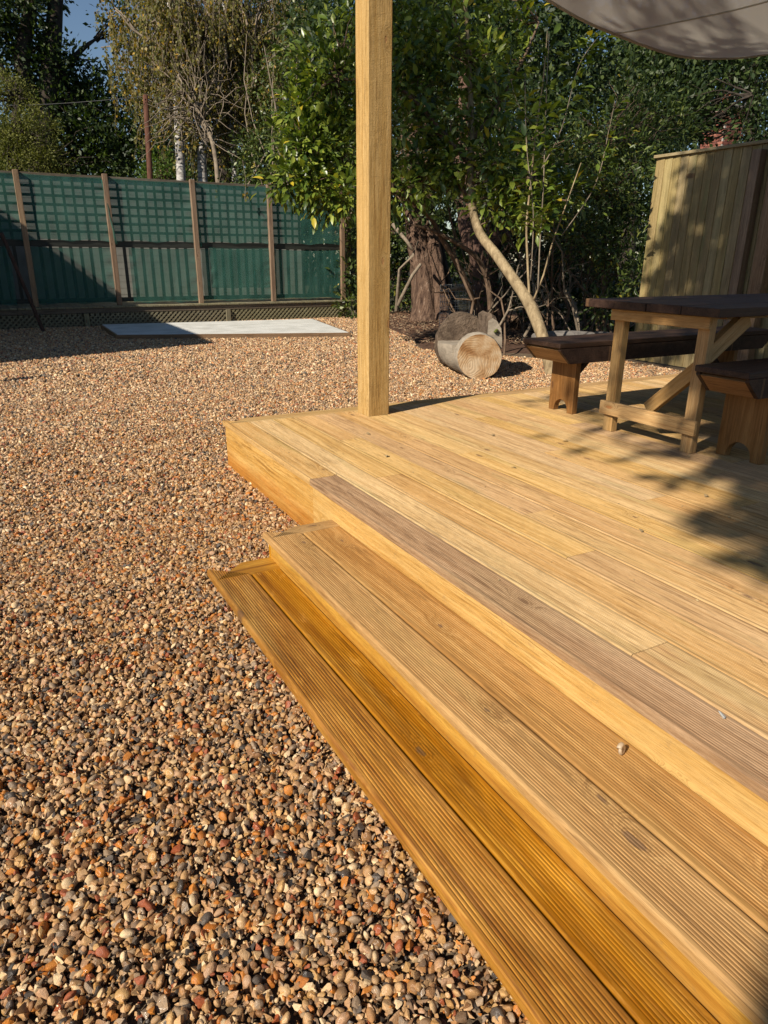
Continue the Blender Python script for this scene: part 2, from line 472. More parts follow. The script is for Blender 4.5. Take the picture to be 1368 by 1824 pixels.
def pebble_material(name, tint, sat):
    t = NT(name)
    rnd = t.objrand()
    pal = [(.42,.28,.15), (.22,.125,.065), (.50,.37,.235), (.34,.235,.14), (.45,.19,.04), (.23,.185,.15), (.55,.44,.30), (.30,.175,.085), (.09,.08,.078), (.40,.265,.165),
           (.46,.31,.15), (.15,.105,.075), (.40,.27,.185), (.62,.52,.38), (.27,.205,.145), (.36,.14,.03), (.48,.34,.21), (.055,.05,.05), (.27,.085,.04), (.38,.24,.105), (.30,.24,.19), (.20,.13,.075), (.36,.23,.12), (.44,.30,.17), (.26,.16,.09)]
    stops = [(i / len(pal), c) for i, c in enumerate(pal)]
    def ramp_many(stops):
        # two ramps, as one holds at most 32 stops
        return t.ramp(rnd, stops, 'CONSTANT')
    col = ramp_many(stops)
    co = t.coord()
    off = t.n('ShaderNodeCombineXYZ'); t.put(off.inputs[0], t.math('MULTIPLY', rnd, 500)); t.put(off.inputs[1], t.math('MULTIPLY', rnd, 310))
    co = t.vmath('ADD', co, off.outputs[0])
    n1 = t.noise(co, 1.4, 4, .6)
    col = t.mix(t.math('MULTIPLY', t.ramp(n1, [(.42, 0), (.62, 1)]), .55), col, t.mix(1, col, (1.4, 1.28, 1.05), 'MULTIPLY'))
    n2 = t.noise(co, 4.5, 4, .7)
    col = t.mix(t.math('MULTIPLY', t.ramp(n2, [(.35, 1), (.5, 0)]), .5), col, t.mix(1, col, (.5, .42, .36), 'MULTIPLY'))
    r2 = t.math('FRACT', t.math('MULTIPLY', rnd, 313.7))
    rough = t.math('MULTIPLY_ADD', r2, .55, .16)
    n3 = t.noise(co, 11, 3, .7)
    col = t.mix(t.math('MULTIPLY', t.ramp(n3, [(.40, 1), (.52, 0)]), .4), col, t.mix(1, col, (.45, .38, .32), 'MULTIPLY'))
    col = t.mix(1, col, tint, 'MULTIPLY')
    hs = t.n('ShaderNodeHueSaturation'); hs.inputs['Saturation'].default_value = sat; t.put(hs.inputs['Color'], col); col = hs.outputs[0]
    return t.done(t.bsdf(col, rough, t.bump(n2, .25, .15), .42))
M['pebble'] = pebble_material('flint_pebbles', (1.32, 1.23, 1.01), .90)
M['damp_pebble'] = pebble_material('damp_flint_pebbles', (1.08, .98, .82), 1.0)
shapes = bpy.data.collections.new('pebble_shapes')
damp_shapes = bpy.data.collections.new('damp_pebble_shapes')
for i in range(20):
    me = pebble_mesh(i); me.materials.append(M['pebble'])
    shapes.objects.link(bpy.data.objects.new('pebble', me))
    me = me.copy(); me.materials.clear(); me.materials.append(M['damp_pebble'])
    damp_shapes.objects.link(bpy.data.objects.new('damp_pebble', me))

def scatter(name, polys, density, size, label, seed, zoff=0, cat='gravel', coll=shapes, smin=.5, smax=1.9, flat=1.2):
    bm = bmesh.new()
    for poly in polys:
        bm.faces.new([bm.verts.new((x, y, zoff)) for x, y in poly])
    me = bpy.data.meshes.new(name); bm.to_mesh(me); bm.free()
    o = link(name, me, None)
    tag(o, label, cat, kind='stuff')
    g = bpy.data.node_groups.new(name, 'GeometryNodeTree')
    g.interface.new_socket('Geometry', in_out='INPUT', socket_type='NodeSocketGeometry')
    g.interface.new_socket('Geometry', in_out='OUTPUT', socket_type='NodeSocketGeometry')
    N, L = g.nodes, g.links
    gi, go = N.new('NodeGroupInput'), N.new('NodeGroupOutput')
    d = N.new('GeometryNodeDistributePointsOnFaces'); d.inputs['Density'].default_value = density; d.inputs['Seed'].default_value = seed
    ci = N.new('GeometryNodeCollectionInfo'); ci.inputs['Collection'].default_value = coll
    ci.inputs['Separate Children'].default_value = True; ci.inputs['Reset Children'].default_value = True
    ip = N.new('GeometryNodeInstanceOnPoints'); ip.inputs['Pick Instance'].default_value = True
    rr = N.new('FunctionNodeRandomValue'); rr.data_type = 'FLOAT_VECTOR'
    rr.inputs[0].default_value = (-flat, -flat, 0); rr.inputs[1].default_value = (flat, flat, 6.283); rr.inputs['Seed'].default_value = seed + 1
    rs = N.new('FunctionNodeRandomValue'); rs.data_type = 'FLOAT'
    rs.inputs[2].default_value = 0; rs.inputs[3].default_value = 1; rs.inputs['Seed'].default_value = seed + 2
    pw = N.new('ShaderNodeMath'); pw.operation = 'POWER'; L.new(rs.outputs[1], pw.inputs[0]); pw.inputs[1].default_value = 1.9
    ml = N.new('ShaderNodeMath'); ml.operation = 'MULTIPLY_ADD'; L.new(pw.outputs[0], ml.inputs[0])
    ml.inputs[1].default_value = (smax - smin) * size; ml.inputs[2].default_value = smin * size
    rz = N.new('FunctionNodeRandomValue'); rz.data_type = 'FLOAT_VECTOR'
    rz.inputs[0].default_value = (0, 0, -size * .7); rz.inputs[1].default_value = (0, 0, size * .9); rz.inputs['Seed'].default_value = seed + 3
    sp = N.new('GeometryNodeSetPosition'); L.new(rz.outputs[0], sp.inputs['Offset'])
    ri = N.new('FunctionNodeRandomValue'); ri.data_type = 'INT'
    for s_ in ri.inputs:
        if s_.type == 'INT' and s_.name == 'Max': s_.default_value = 1000
    L.new(gi.outputs[0], d.inputs['Mesh']); L.new(d.outputs['Points'], sp.inputs['Geometry']); L.new(sp.outputs[0], ip.inputs['Points'])
    L.new(ci.outputs[0], ip.inputs['Instance'])
    L.new(rr.outputs[0], ip.inputs['Rotation']); L.new(ml.outputs[0], ip.inputs['Scale'])
    L.new([q for q in ri.outputs if q.type == 'INT'][0], ip.inputs['Instance Index'])
    L.new(ip.outputs[0], go.inputs[0])
    md = o.modifiers.new('scatter', 'NODES'); md.node_group = g
    return o

scatter('gravel', [[(-1.2, -.6), (.645, -.6), (.645, 2.50), (-1.2, 2.50)], [(-1.2, 2.51), (1.16, 2.51), (1.16, 3.3), (-1.2, 3.3)]], 15500, .0084,
        'damp brown flint gravel beside the timber steps', 11, .004, coll=damp_shapes)
scatter('gravel', [[(-1.2, 2.6), (1.16, 2.6), (1.16, 4.04), (-1.2, 4.06)], [(-1.5, 4.062), (3.2, 4.062), (3.2, 5.2), (-1.5, 5.2)]], 6000, .0090,
        'mixed damp and dry gravel round the corner of the deck', 15, .004, coll=damp_shapes)
scatter('dry_gravel', [[(-1.2, 3.3), (1.16, 3.3), (1.16, 4.04), (-1.2, 4.06)], [(-1.5, 4.062), (3.2, 4.062), (3.2, 5.2), (-1.5, 5.2)]], 4800, .0094,
        'drier tan gravel mixed in round the corner of the deck', 17, .004)
scatter('dry_gravel', [[(3.2, 4.062), (6.9, 4.062), (6.9, 5.2), (3.2, 5.2)], [(-1.5, 5.2), (6.9, 5.2), (6.9, 7.0), (-1.5, 7.0)]], 8200, .0098, 'pale dry gravel in the middle of the yard behind the deck', 21, .004)
scatter('gravel', [[(-1.5, 5.2), (4.5, 5.2), (4.5, 6.6), (-1.5, 6.6)]], 1500, .0102, 'scattered damp stones among the dry gravel of the middle yard', 23, .006, coll=damp_shapes)
scatter('dry_gravel', [[(-3.5, 7.0), (6.0, 7.0), (5.2, 8.4), (5.8, 9.6), (6.2, 11), (6.8, 13.4), (6.8, 13.66), (-3.5, 13.66)]], 4300, .0128,
        'pale dry gravel around the concrete slab', 31, .004)
# ------------------------------------------------------------------ deck
def board_profile(w, t, grooves, depth, margin=.012, r=.004):
    """cross-section (x, z), top at z=0, clockwise seen from the end"""
    pr = [(0, -t), (0, -r), (r * .4, -r * .35), (r, 0)]
    x0, x1 = margin, w - margin
    p = (x1 - x0) / grooves if grooves else 0
    for k in range(grooves):
        a = x0 + k * p
        pr += [(a + p * .22, 0), (a + p * .38, -depth), (a + p * .62, -depth), (a + p * .78, 0)]
    pr += [(w - r, 0), (w - r * .4, -r * .35), (w, -r), (w, -t)]
    return pr

def grooved(name, mat, parent, x0, y0, y1, z, w=.1345, t=.028, grooves=13, depth=.0022, miter1=0, axis='y', cup=0, r=.004, seg=1):
    """board running along Y (or along X when axis='x', x0/y0/y1 then read as y, x-start, x-end); miter1 shortens the far end across the width"""
    pr = board_profile(w, t, grooves, depth, r=r)
    L = y1 - y0; n = len(pr)
    vs = []
    for k in range(seg + 1):
        for (x, zz) in pr:
            e = L / 2 - (miter1 * x / w if miter1 > 0 else (-miter1) * (1 - x / w) if miter1 < 0 else 0)
            y = -L / 2 + (e + L / 2) * k / seg
            vs.append((x - w / 2, y, zz))
    fs = []
    for k in range(seg):
        for i in range(n):
            j = (i + 1) % n
            fs.append((k * n + i, k * n + j, (k + 1) * n + j, (k + 1) * n + i))
    fs.append(tuple(reversed(range(n)))); fs.append(tuple(range(seg * n, seg * n + n)))
    mb = MB(); mb.add(vs, fs)
    o = mb.build(name, mat, parent)
    off = o.location.copy()
    if axis == 'y': o.location = off + Vector((x0 + w / 2, (y0 + y1) / 2, z))
    else:
        o.rotation_euler = (0, 0, R(-90)); o.location = off + Vector(((y0 + y1) / 2, x0 + w / 2, z))
    return o

HD = .29
deck = thing('timber_deck', 'new pale softwood deck with two long steps down to the gravel', 'deck', (3, 2, 0))
DX, DY, DR, D0 = 1.139, 4.06, 6.85, -1.2
BW = .1345; PITCH_B = .1372
YI = 3.945
# front edge boards
grooved('deck_board', M['deck'], deck, DX, 2.737, DY, HD, w=BW, grooves=20, depth=.0022, miter1=DY - YI)
o = grooved('deck_board', M['brown'], deck, DX, D0, 2.734, HD, w=BW, grooves=15, depth=.0016)
o['label'] = 'brown weathered deck board along the front edge'
# back edge boards (run along X)
xs = [DX + .002, 3.1, 5.2, DR]
for i in range(3):
    ob = grooved('deck_board', M['deck'], deck, YI + .003, xs[i] + (.003 if i else 0), xs[i+1], HD, w=DY - YI - .003, grooves=18, depth=.0012, axis='x')
    if i == 0:      # mitre at the corner: shear the near end
        me = ob.data
        for v in me.vertices:
            if v.co.y < 0: v.co.y += (BW + .004) * (.5 - v.co.x / (DY - YI - .003))
k = 1; x = DX + PITCH_B
while x < DR - .1:
    y = D0
    cuts = []
    yy = D0 + random.uniform(.5, 3.4)
    while yy < YI - .35:
        cuts.append(yy); yy += random.uniform(1.5, 3.2)
    if k == 1: cuts = [1.02]
    if k == 2: cuts = [2.62]
    if k == 3: cuts = [1.55, 3.3]
    ends = [D0] + cuts + [YI]
    for a, b in zip(ends, ends[1:]):
        grooved('deck_board', M['deck'], deck, x, a + .0012, b - .0012, HD + random.uniform(-.0009, .0009), w=BW + random.uniform(-.0008, .0008), grooves=20, depth=.0022)
    x += PITCH_B; k += 1
# joists and fascias
box('fascia_board', M['fascia'], deck, DX + .012, DX + .034, 2.738, DY - .012, -.05, HD - .0285, bevel=.002)
box('fascia_board', M['fascia'], deck, DX + .012, DX + .034, D0, 2.735, -.05, HD - .0285, bevel=.002)
box('fascia_board', M['fascia'], deck, DX + .036, DR, DY - .034, DY - .012, -.05, HD - .0285, bevel=.002)
for xx in (2.2, 3.4, 4.6, 5.8): box('joist', M['darkwood'], deck, xx, xx + .045, D0, DY - .04, .08, HD - .029)

def step(front, top, yend, yin, mats, label, inner, grooves, depth):
    st = bpy.data.objects.new('step', None); COL.objects.link(st); st.parent = deck; st.location = Vector((front, yend, top)) - deck.location
    st['label'] = label
    mt, mr = mats
    w = .139
    grooved('tread_board', mt, st, front, D0, yend, top, w=w, grooves=grooves, depth=depth, miter1=yend - yin, r=.007)
    grooved('tread_board', mt, st, front + w + .0045, D0, yin - .003, top, w=inner - front - w - .0065, grooves=max(5, round(grooves * (inner - front - w) / w)), depth=depth)
    ob = grooved('tread_board', mt, st, yin + .001, front + .002, inner + .001, top, w=yend - yin - .001, grooves=0, depth=0, axis='x', r=.005)
    for v in ob.data.vertices:
        if v.co.y < 0: v.co.y += (w + .003) * (.5 - v.co.x / (yend - yin - .001))
    rz0 = top - .028 - .105
    rz0 = max(rz0, -.05)
    box('riser_board', mr, st, front + .018, front + .038, D0, yend - .036, rz0, top - .0285, bevel=.0015)
    box('riser_board', mr, st, front + .018, inner - .003, yend - .034, yend - .014, rz0, top - .0285, bevel=.0015)
    return st
step(.842, .165, 2.535, 2.452, (M['tread'], M['riser']), 'upper step with dry sandy grooved treads', DX + .011, 15, .0017)
step(.600, .060, 2.515, 2.392, (M['wet'], M['riser']), 'lower step with damp amber deeply grooved treads', .842 + .017, 13, .0028)

# ------------------------------------------------------------------ post
def rough_post(name, mat, x0, x1, y0, y1, z0, z1):
    bm = bmesh.new()
    n = 120; a = .007
    ring = [(x0 + a, y0), ((x0*2+x1)/3, y0), ((x0+x1*2)/3, y0), (x1 - a, y0), (x1, y0 + a), (x1, (y0*2+y1)/3), (x1, (y0+y1*2)/3), (x1, y1 - a), (x1 - a, y1), ((x0+x1*2)/3, y1), ((x0*2+x1)/3, y1), (x0 + a, y1), (x0, y1 - a), (x0, (y0+y1*2)/3), (x0, (y0*2+y1)/3), (x0, y0 + a)]
    cx_, cy_ = (x0 + x1) / 2, (y0 + y1) / 2
    rows = []
    for k in range(n + 1):
        z = z0 + (z1 - z0) * k / n
        row = []
        for (x, y) in ring:
            d = .0011 * mnoise.noise(Vector((x * 40, y * 40, z * 9))) + .0007 * mnoise.noise(Vector((x * 90, y * 90, z * 60)))
            v = Vector((x - cx_, y - cy_, 0)); v = v * (1 + d / v.length)
            row.append(bm.verts.new((v.x, z - z0, v.y)))
        rows.append(row)
    N = len(ring)
    for a_, b_ in zip(rows, rows[1:]):
        for i in range(N): bm.faces.new((a_[i], a_[(i+1) % N], b_[(i+1) % N], b_[i]))
    bm.faces.new(rows[0]); bm.faces.new(rows[-1])
    bmesh.ops.recalc_face_normals(bm, faces=bm.faces)
    me = bpy.data.meshes.new(name); bm.to_mesh(me); bm.free()
    o = link(name, me, mat)
    o.rotation_euler = (R(90), 0, 0)
    for v in me.vertices: v.co.z = -v.co.z
    me.flip_normals()
    o.location = (cx_, cy_, z0)
    return o
post = rough_post('timber_post', M['post'], 1.962, 2.112, 3.752, 3.897, HD + .001, 2.95)
tag(post, 'thick rough sawn timber post standing at the back corner of the deck', 'post')

# ------------------------------------------------------------------ table and benches
tb = thing('trestle_table', 'trestle table with dark stained top and pale pine legs', 'table', (3.0, 2.55, HD))
TT = 1.005
ty = [2.155, 2.37, 2.585, 2.80, 3.015]
for a, b in zip(ty, ty[1:]):
    box('tabletop_board', M['stained'], tb, 2.945 + random.uniform(-.003, .003), 4.95, a + .0015, b - .0015, TT - .042, TT + random.uniform(-.001, .001), bevel=.003)
for xx in (3.005, 4.62):
    s = 1 if xx < 4 else -1
    for yy in (2.235, 2.768):
        box('leg', M['pine'], tb, xx, xx + .045, yy, yy + .066, HD + .001, TT - .044, bevel=.002)
    fx = xx - .024 if s > 0 else xx + .047
    box('top_rail', M['pine'], tb, fx, fx + .022, 2.225, 2.845, .903, TT - .0445, bevel=.002)
    box('foot_rail', M['pine'], tb, fx, fx + .022, 2.215, 2.852, .388, .462, bevel=.002)
beam('brace', M['pine'], tb, (3.052, 2.268, .775), (3.31, 2.268, .945), .04, .085)
beam('brace', M['pine'], tb, (3.072, 2.585, .452), (3.072, 2.285, .735), .07, .04, up=(-1, 0, .0))
box('cross_beam', M['pine'], tb, 3.4, 4.4, 2.44, 2.63, TT - .085, TT - .0445)

def bench(label, x0, x1, yc, wd, legw, top, leg_y, mats_top, brace=True):
    b = thing('bench', label, 'bench', ((x0 + x1) / 2, yc, HD), 'benches either side of the table')
    y0, y1 = yc - wd / 2, yc + wd / 2
    box('seat', mats_top, b, x0, x1, y0, y1, top - .03, top, bevel=.004)
    for s, ya in ((1, y0 + .003), (-1, y1 - .025)):
        mb = MB(); hh = .095
        mb.prism([(x0 + .012, top - .0305), (x0 + .012, top - .045), (x0 + .10, top - .03 - hh), (x1 - .10, top - .03 - hh), (x1 - .012, top - .045), (x1 - .012, top - .0305)], 'y', ya, ya + .022)
        # grain along X: rotate into a local frame
        o = mb.build('apron', M['teak'] if mats_top is None else M['stained'], b, bevel=.0015)
    for xe, sg in ((x0 + .015, 1), (x1 - .015, -1)):
        mb = MB()
        mb.prism([(xe, top - .045), (xe + sg * .087, top - .125), (xe + sg * .098, top - .118), (xe + sg * .016, top - .036)], 'y', y0 + .026, y1 - .026)
        mb.build('end_board', M['teak'], b)
    # legs: a plank with an arch cut out of its foot
    for xl in (x0 + .235, x1 - .28):
        a, c = leg_y
        h = top - .0305 - HD - .001
        w = c - a
        poly = [(-w/2, 0), (-w/2 + w*.22, 0)]
        for k in range(9):
            t = math.pi * (1 - k / 8)
            poly.append((math.cos(t) * w * .28, .012 + math.sin(t) * w * .30))
        poly += [(w/2 - w*.22, 0), (w/2, 0), (w/2, h), (-w/2, h)]
        mb = MB(); mb.prism(poly, 'z', -.021, .021)
        o = mb.build('leg', M['teak'], b, bevel=.0015)
        off = o.location.copy()
        # local x -> world y, local y -> world z, local z -> world x
        o.rotation_euler = Matrix(((0, 0, 1), (1, 0, 0), (0, 1, 0))).to_euler()
        o.location = off + Vector((xl + .021, (a + c) / 2, HD + .001))
        if brace:
            s = 1 if xl < (x0 + x1) / 2 else -1
            beam('brace', M['stained'], b, (xl + .021 + s * .024, (a + c) / 2, HD + .18), (xl + .021 + s * .26, (a + c) / 2, top - .05), .05, .03)
    return b
bench('dark topped bench on the fence side, behind the trestle table', 2.90, 4.92, 3.30, .335, .21, .748, (3.225, 3.44), M['stained'])
bench('dark topped bench in front of the trestle table at the picture edge', 2.90, 4.85, 2.065, .285, .21, .748, (1.945, 2.185), M['stained'])
# ------------------------------------------------------------------ green screen fence and veranda
FY = 13.8
def netting_material():
    t = NT('green_shade_netting')
    co = t.coord()
    n = t.noise(co, 2.2, 3, .6)
    col = t.ramp(n, [(.3, (.05, .165, .13)), (.7, (.08, .215, .175))])
    d = t.n('ShaderNodeBsdfDiffuse'); t.put(d.inputs[0], col)
    tr = t.n('ShaderNodeBsdfTranslucent'); t.put(tr.inputs[0], col)
    m1 = t.n('ShaderNodeMixShader'); m1.inputs[0].default_value = .3
    t.t.links.new(d.outputs[0], m1.inputs[1]); t.t.links.new(tr.outputs[0], m1.inputs[2])
    hole = t.n('ShaderNodeBsdfTransparent')
    m2 = t.n('ShaderNodeMixShader')
    t.put(m2.inputs[0], t.math('MULTIPLY_ADD', t.noise(co, 1.1, 2), .14, .56))
    t.t.links.new(hole.outputs[0], m2.inputs[1]); t.t.links.new(m1.outputs[0], m2.inputs[2])
    return t.done(m2.outputs[0])
M['net'] = netting_material()

ver = thing('veranda', 'low raised timber veranda with diagonal lattice skirting', 'veranda', (3, FY, 0))
x = -2.0
while x < 6.75:
    box('floor_board', M['lattice'], ver, x, x + .118, FY - .19, FY + 1.3, .322, .352 + random.uniform(-.002, .002), bevel=.002)
    x += .124
box('rim_board', M['darkwood'], ver, -2.0, 6.78, FY - .165, FY - .135, .236, .3205, bevel=.003)
for xx in (-1.0, 1.5, 4.05, 6.70):
    box('skirt_post', M['lattice'], ver, xx, xx + .085, FY - .195, FY - .145, -.03, .2345, bevel=.003)
def lattice(x0, x1, z0, z1, y):
    mb = MB(); sp, w = .085, .014
    for s, yy in ((1, y), (-1, y + .0075)):
        u = x0 - (z1 - z0)
        while u < x1 + (z1 - z0):
            # slat from (u,z0) to (u+-(z1-z0), z1), clipped at the ends
            a = Vector((u, z0)); d = Vector((s * (z1 - z0), z1 - z0))
            if s < 0: a = Vector((u, z0))
            t0, t1 = 0, 1
            if d.x > 0: t0 = max(t0, (x0 - a.x) / d.x); t1 = min(t1, (x1 - a.x) / d.x)
            else: t0 = max(t0, (x1 - a.x) / d.x); t1 = min(t1, (x0 - a.x) / d.x)
            if t1 - t0 > .05:
                p, q = a + d * t0, a + d * t1
                nv = Vector((-d.y, d.x)).normalized() * w
                mb.add([(p.x - nv.x, yy, p.y - nv.y), (p.x + nv.x, yy, p.y + nv.y), (q.x + nv.x, yy, q.y + nv.y), (q.x - nv.x, yy, q.y - nv.y),
                        (p.x - nv.x, yy + .007, p.y - nv.y), (p.x + nv.x, yy + .007, p.y + nv.y), (q.x + nv.x, yy + .007, q.y + nv.y), (q.x - nv.x, yy + .007, q.y - nv.y)],
                       [(0,1,2,3), (7,6,5,4), (0,4,5,1), (1,5,6,2), (2,6,7,3), (3,7,4,0)])
            u += sp
    o = mb.build('lattice_panel', M['lattice'], ver)
    o['kind'] = 'stuff'
    return o
for a, b in ((-.91, 1.495), (1.59, 4.045), (4.14, 6.695)): lattice(a, b, -.01, .23, FY - .16)
box('skirt_backing', M['darkwood'], ver, -2, 6.75, FY + .1, FY + .12, -.05, .31)

fen = thing('screen_fence', 'tall trellis fence hung with green shade netting on the veranda', 'fence', (3, FY, .355))
posts = [-2.05, -.68, .78, 2.14, 3.62, 5.07, 6.60]
ZB, ZT = .3555, 2.475
for i, xx in enumerate(posts):
    box('fence_post', M['fencepost'], fen, xx - .042, xx + .042, FY - .095, FY - .015, ZB, ZT + random.uniform(.0, .03), bevel=.004)
box('fence_post', M['fencepost'], fen, 6.86, 6.95, FY + .25, FY + .33, ZB - .4, ZT - .1, bevel=.004)
for a, b in zip(posts, posts[1:]):
    x0, x1 = a + .043, b - .043
    box('top_rail', M['darkwood'], fen, x0, x1, FY - .012, FY + .03, ZT - .055, ZT - .012, bevel=.002)
    box('middle_rail', M['slat'], fen, x0, x1, FY - .01, FY + .03, 1.330, 1.435, bevel=.002)
    box('bottom_rail', M['slat'], fen, x0, x1, FY - .01, FY + .03, .41, .485, bevel=.002)
    n = round((x1 - x0) / .15)
    for k in range(1, n):
        xx = x0 + (x1 - x0) * k / n
        box('trellis_slat', M['slat'], fen, xx - .022, xx + .022, FY + .002, FY + .014, 1.436, ZT - .056)
    for k in range(1, 7):
        zz = 1.436 + k * .138
        box('trellis_slat', M['slat'], fen, x0, x1, FY - .0105, FY + .001, zz - .022, zz + .022)
    n = round((x1 - x0) / .155)
    for k in range(1, n):
        xx = x0 + (x1 - x0) * k / n
        box('baluster', M['slat'], fen, xx - .026, xx + .026, FY - .008, FY + .028, .486, 1.344)
def net(x0, x1, z0, z1, seed, sag=.02):
    nx, nz = 46, 32
    V = []
    for j in range(nz + 1):
        for i in range(nx + 1):
            u, v = i / nx, j / nz
            # hem sags between its fixings, cloth billows a little
            x = x0 + (x1 - x0) * u + .012 * (mnoise.noise(Vector((seed, v * 4, 0))) if u in (0, 1) else 0)
            z = z0 + (z1 - z0) * v
            z += (1 - v) ** 3 * sag * (abs(math.sin(u * math.pi * 2 + seed)) - .6) - v ** 4 * .018 * math.sin(u * math.pi)
            y = FY - .03 + .014 * mnoise.noise(Vector((x * 2.2 + seed, z * 2, seed))) + .007 * mnoise.noise(Vector((x * 9, z * 3 + seed, 1)))
            e = min(u, 1 - u)
            y += .010 * math.sin(z * 26 + seed) * max(0, 1 - e * 9)
            V.append((x, y, z))
    a = np.arange(nx * nz); r_ = a // nx; c = a % nx; b = r_ * (nx + 1) + c
    me = np_mesh('netting', np.array(V), [np.stack([b, b + 1, b + nx + 2, b + nx + 1], -1)], True)
    return link('netting', me, M['net'], fen)
for i, (a, b) in enumerate(zip(posts, posts[1:])):
    net(a + .046, b - .046, 1.435, ZT - .035, i * 3.1, .035)
for i, (a, b, z0) in enumerate(((-2.0, -.73, .42), (-.63, .5, .40), (.83, 2.09, .40), (2.40, 3.575, .39), (3.70, 5.03, .40), (5.13, 6.55, .40))):
    net(a, b, z0, 1.325, 20 + i * 2.3, .03)
net(3.85, 5.02, .62, 1.35, 51, .02)
def roll(p, q, r=.02):
    mb = MB(); n = 9
    mb.tube([Vector(p).lerp(Vector(q), k / n) + Vector((.006 * math.sin(k * 2.1), -.004 * math.cos(k * 3), 0)) for k in range(n + 1)], [r * (.7 + .5 * abs(math.sin(k * 1.7))) for k in range(n + 1)], 7)
    return mb.build('netting_hem', M['net'], fen, smooth=True)
roll((2.085, FY - .07, 2.4), (2.20, FY - .10, 1.38), .016); roll((3.66, FY - .05, 2.4), (3.70, FY - .06, 1.36), .02); roll((5.13, FY - .05, 1.4), (5.12, FY - .06, .42), .024)

# cabin wall of pale overlapping boards behind the screen
cab = thing('cabin', 'low cabin of pale horizontal boards seen through the green netting', 'cabin', (3, 16, 0))
for k in range(18):
    z = .34 + k * .122
    mb = MB(); mb.prism([(15.2, z), (15.203, z + .132), (15.24, z + .132), (15.24, z)], 'x', -2.4, 6.3)
    mb.build('siding_board', M['siding'], cab)
box('cabin_wall', M['siding'], cab, -2.4, 6.3, 15.241, 17.5, -.05, 2.53)
box('roof', M['felt'], cab, -2.5, 6.4, 15.17, 17.7, 2.54, 2.57)
# leaning metal prop
pr = MB(); a, b = P(20, 415, 12.55), P(69, 581, 12.3)
a = Vector((.42, 13.35, 1.52)); b = Vector((.79, 13.05, .0))
pr.tube([a, a.lerp(b, .5), b], [.028, .028, .03], 8)
tag(pr.build('prop_pole', M['rust'], None, smooth=False), 'dark rusty pole leaning against the netting fence in the shade', 'pole')

# concrete slab with timber edging
slab = thing('concrete_slab', 'pale flat concrete slab lying on the gravel before the netting fence', 'slab', (3.3, 11.8, 0))
c4 = [(1.69, 11.34), (4.99, 10.2), (5.46, 12.74), (1.72, 13.14)]
mb = MB(); mb.prism(c4, 'z', -.03, .082); mb.build('slab_top', M['concrete'], slab, bevel=.004)
M['edging'] = wood('slab_edging', (.30,.19,.10), (.22,.13,.065), (.13,.075,.035), knots=.2, var=.1)
for i in (0, 1, 3):
    p, q = Vector((*c4[i], .037)), Vector((*c4[(i+1) % 4], .037))
    d = (q - p).normalized(); nrm = Vector((d.y, -d.x, 0))
    beam('edging_board', M['edging'], slab, p + nrm * .016 - d * .02 * (i == 0), q + nrm * .016 + d * .03 * (i == 0), .028, .085)

# ------------------------------------------------------------------ right hand fence of feather edge boards
rf = thing('board_fence', 'tall closeboard fence of vertical green-tinged boards behind the benches', 'fence', (7.2, 5, 0))
y = 6.43
while y > 1.5:
    mb = MB()
    mb.prism([(7.203, y + .012), (7.214, y + .012), (7.214, y - .118), (7.192, y - .118)], 'z', .0, 2.318 + random.uniform(-.004, .002))
    o = mb.build('fence_board', M['feather'], rf)
    # give the board its own frame with the grain along local Y
    off = Vector((7.2, y, 1.1))
    Mx = Matrix(((1, 0, 0), (0, 0, 1), (0, -1, 0)))           # world <- local
    for v in o.data.vertices:
        q = Vector(v.co) - off; v.co = Mx.transposed() @ q
    o.rotation_euler = Mx.to_euler(); o.location = o.location + off
    y -= .1105
for zz in (.5, 1.3, 2.05): box('arris_rail', M['feather'], rf, 7.216, 7.28, 1.4, 6.4, zz, zz + .06)
box('cap_rail', M['feather'], rf, 7.165, 7.245, 1.4, 6.46, 2.319, 2.352, bevel=.004)
box('fence_post', M['fencepost'], rf, 7.08, 7.18, 5.02, 5.12, 0, 2.26, bevel=.004)
box('fence_post', M['fencepost'], rf, 7.03, 7.14, 4.72, 4.86, 0, 2.6, bevel=.004)

# ------------------------------------------------------------------ shade sail
def sail_material():
    t = NT('grey_sail_mesh'); co = t.coord('UV')
    v = t.vor(t.map(co, (150, 150, 1)), 1, rand=.15)
    col = t.ramp(v, [(.2, (.46, .43, .375)), (.55, (.62, .585, .52))])
    d = t.bsdf(col, .55, t.bump(v, .3, .01), .4)
    tr = t.n('ShaderNodeBsdfTranslucent'); tr.inputs[0].default_value = (.60, .56, .49, 1)
    m1 = t.n('ShaderNodeMixShader'); m1.inputs[0].default_value = .28
    t.t.links.new(d, m1.inputs[1]); t.t.links.new(tr.outputs[0], m1.inputs[2])
    hole = t.n('ShaderNodeBsdfTransparent'); m2 = t.n('ShaderNodeMixShader'); m2.inputs[0].default_value = .93
    t.t.links.new(hole.outputs[0], m2.inputs[1]); t.t.links.new(m1.outputs[0], m2.inputs[2])
    return t.done(m2.outputs[0])
M['sail'] = sail_material()
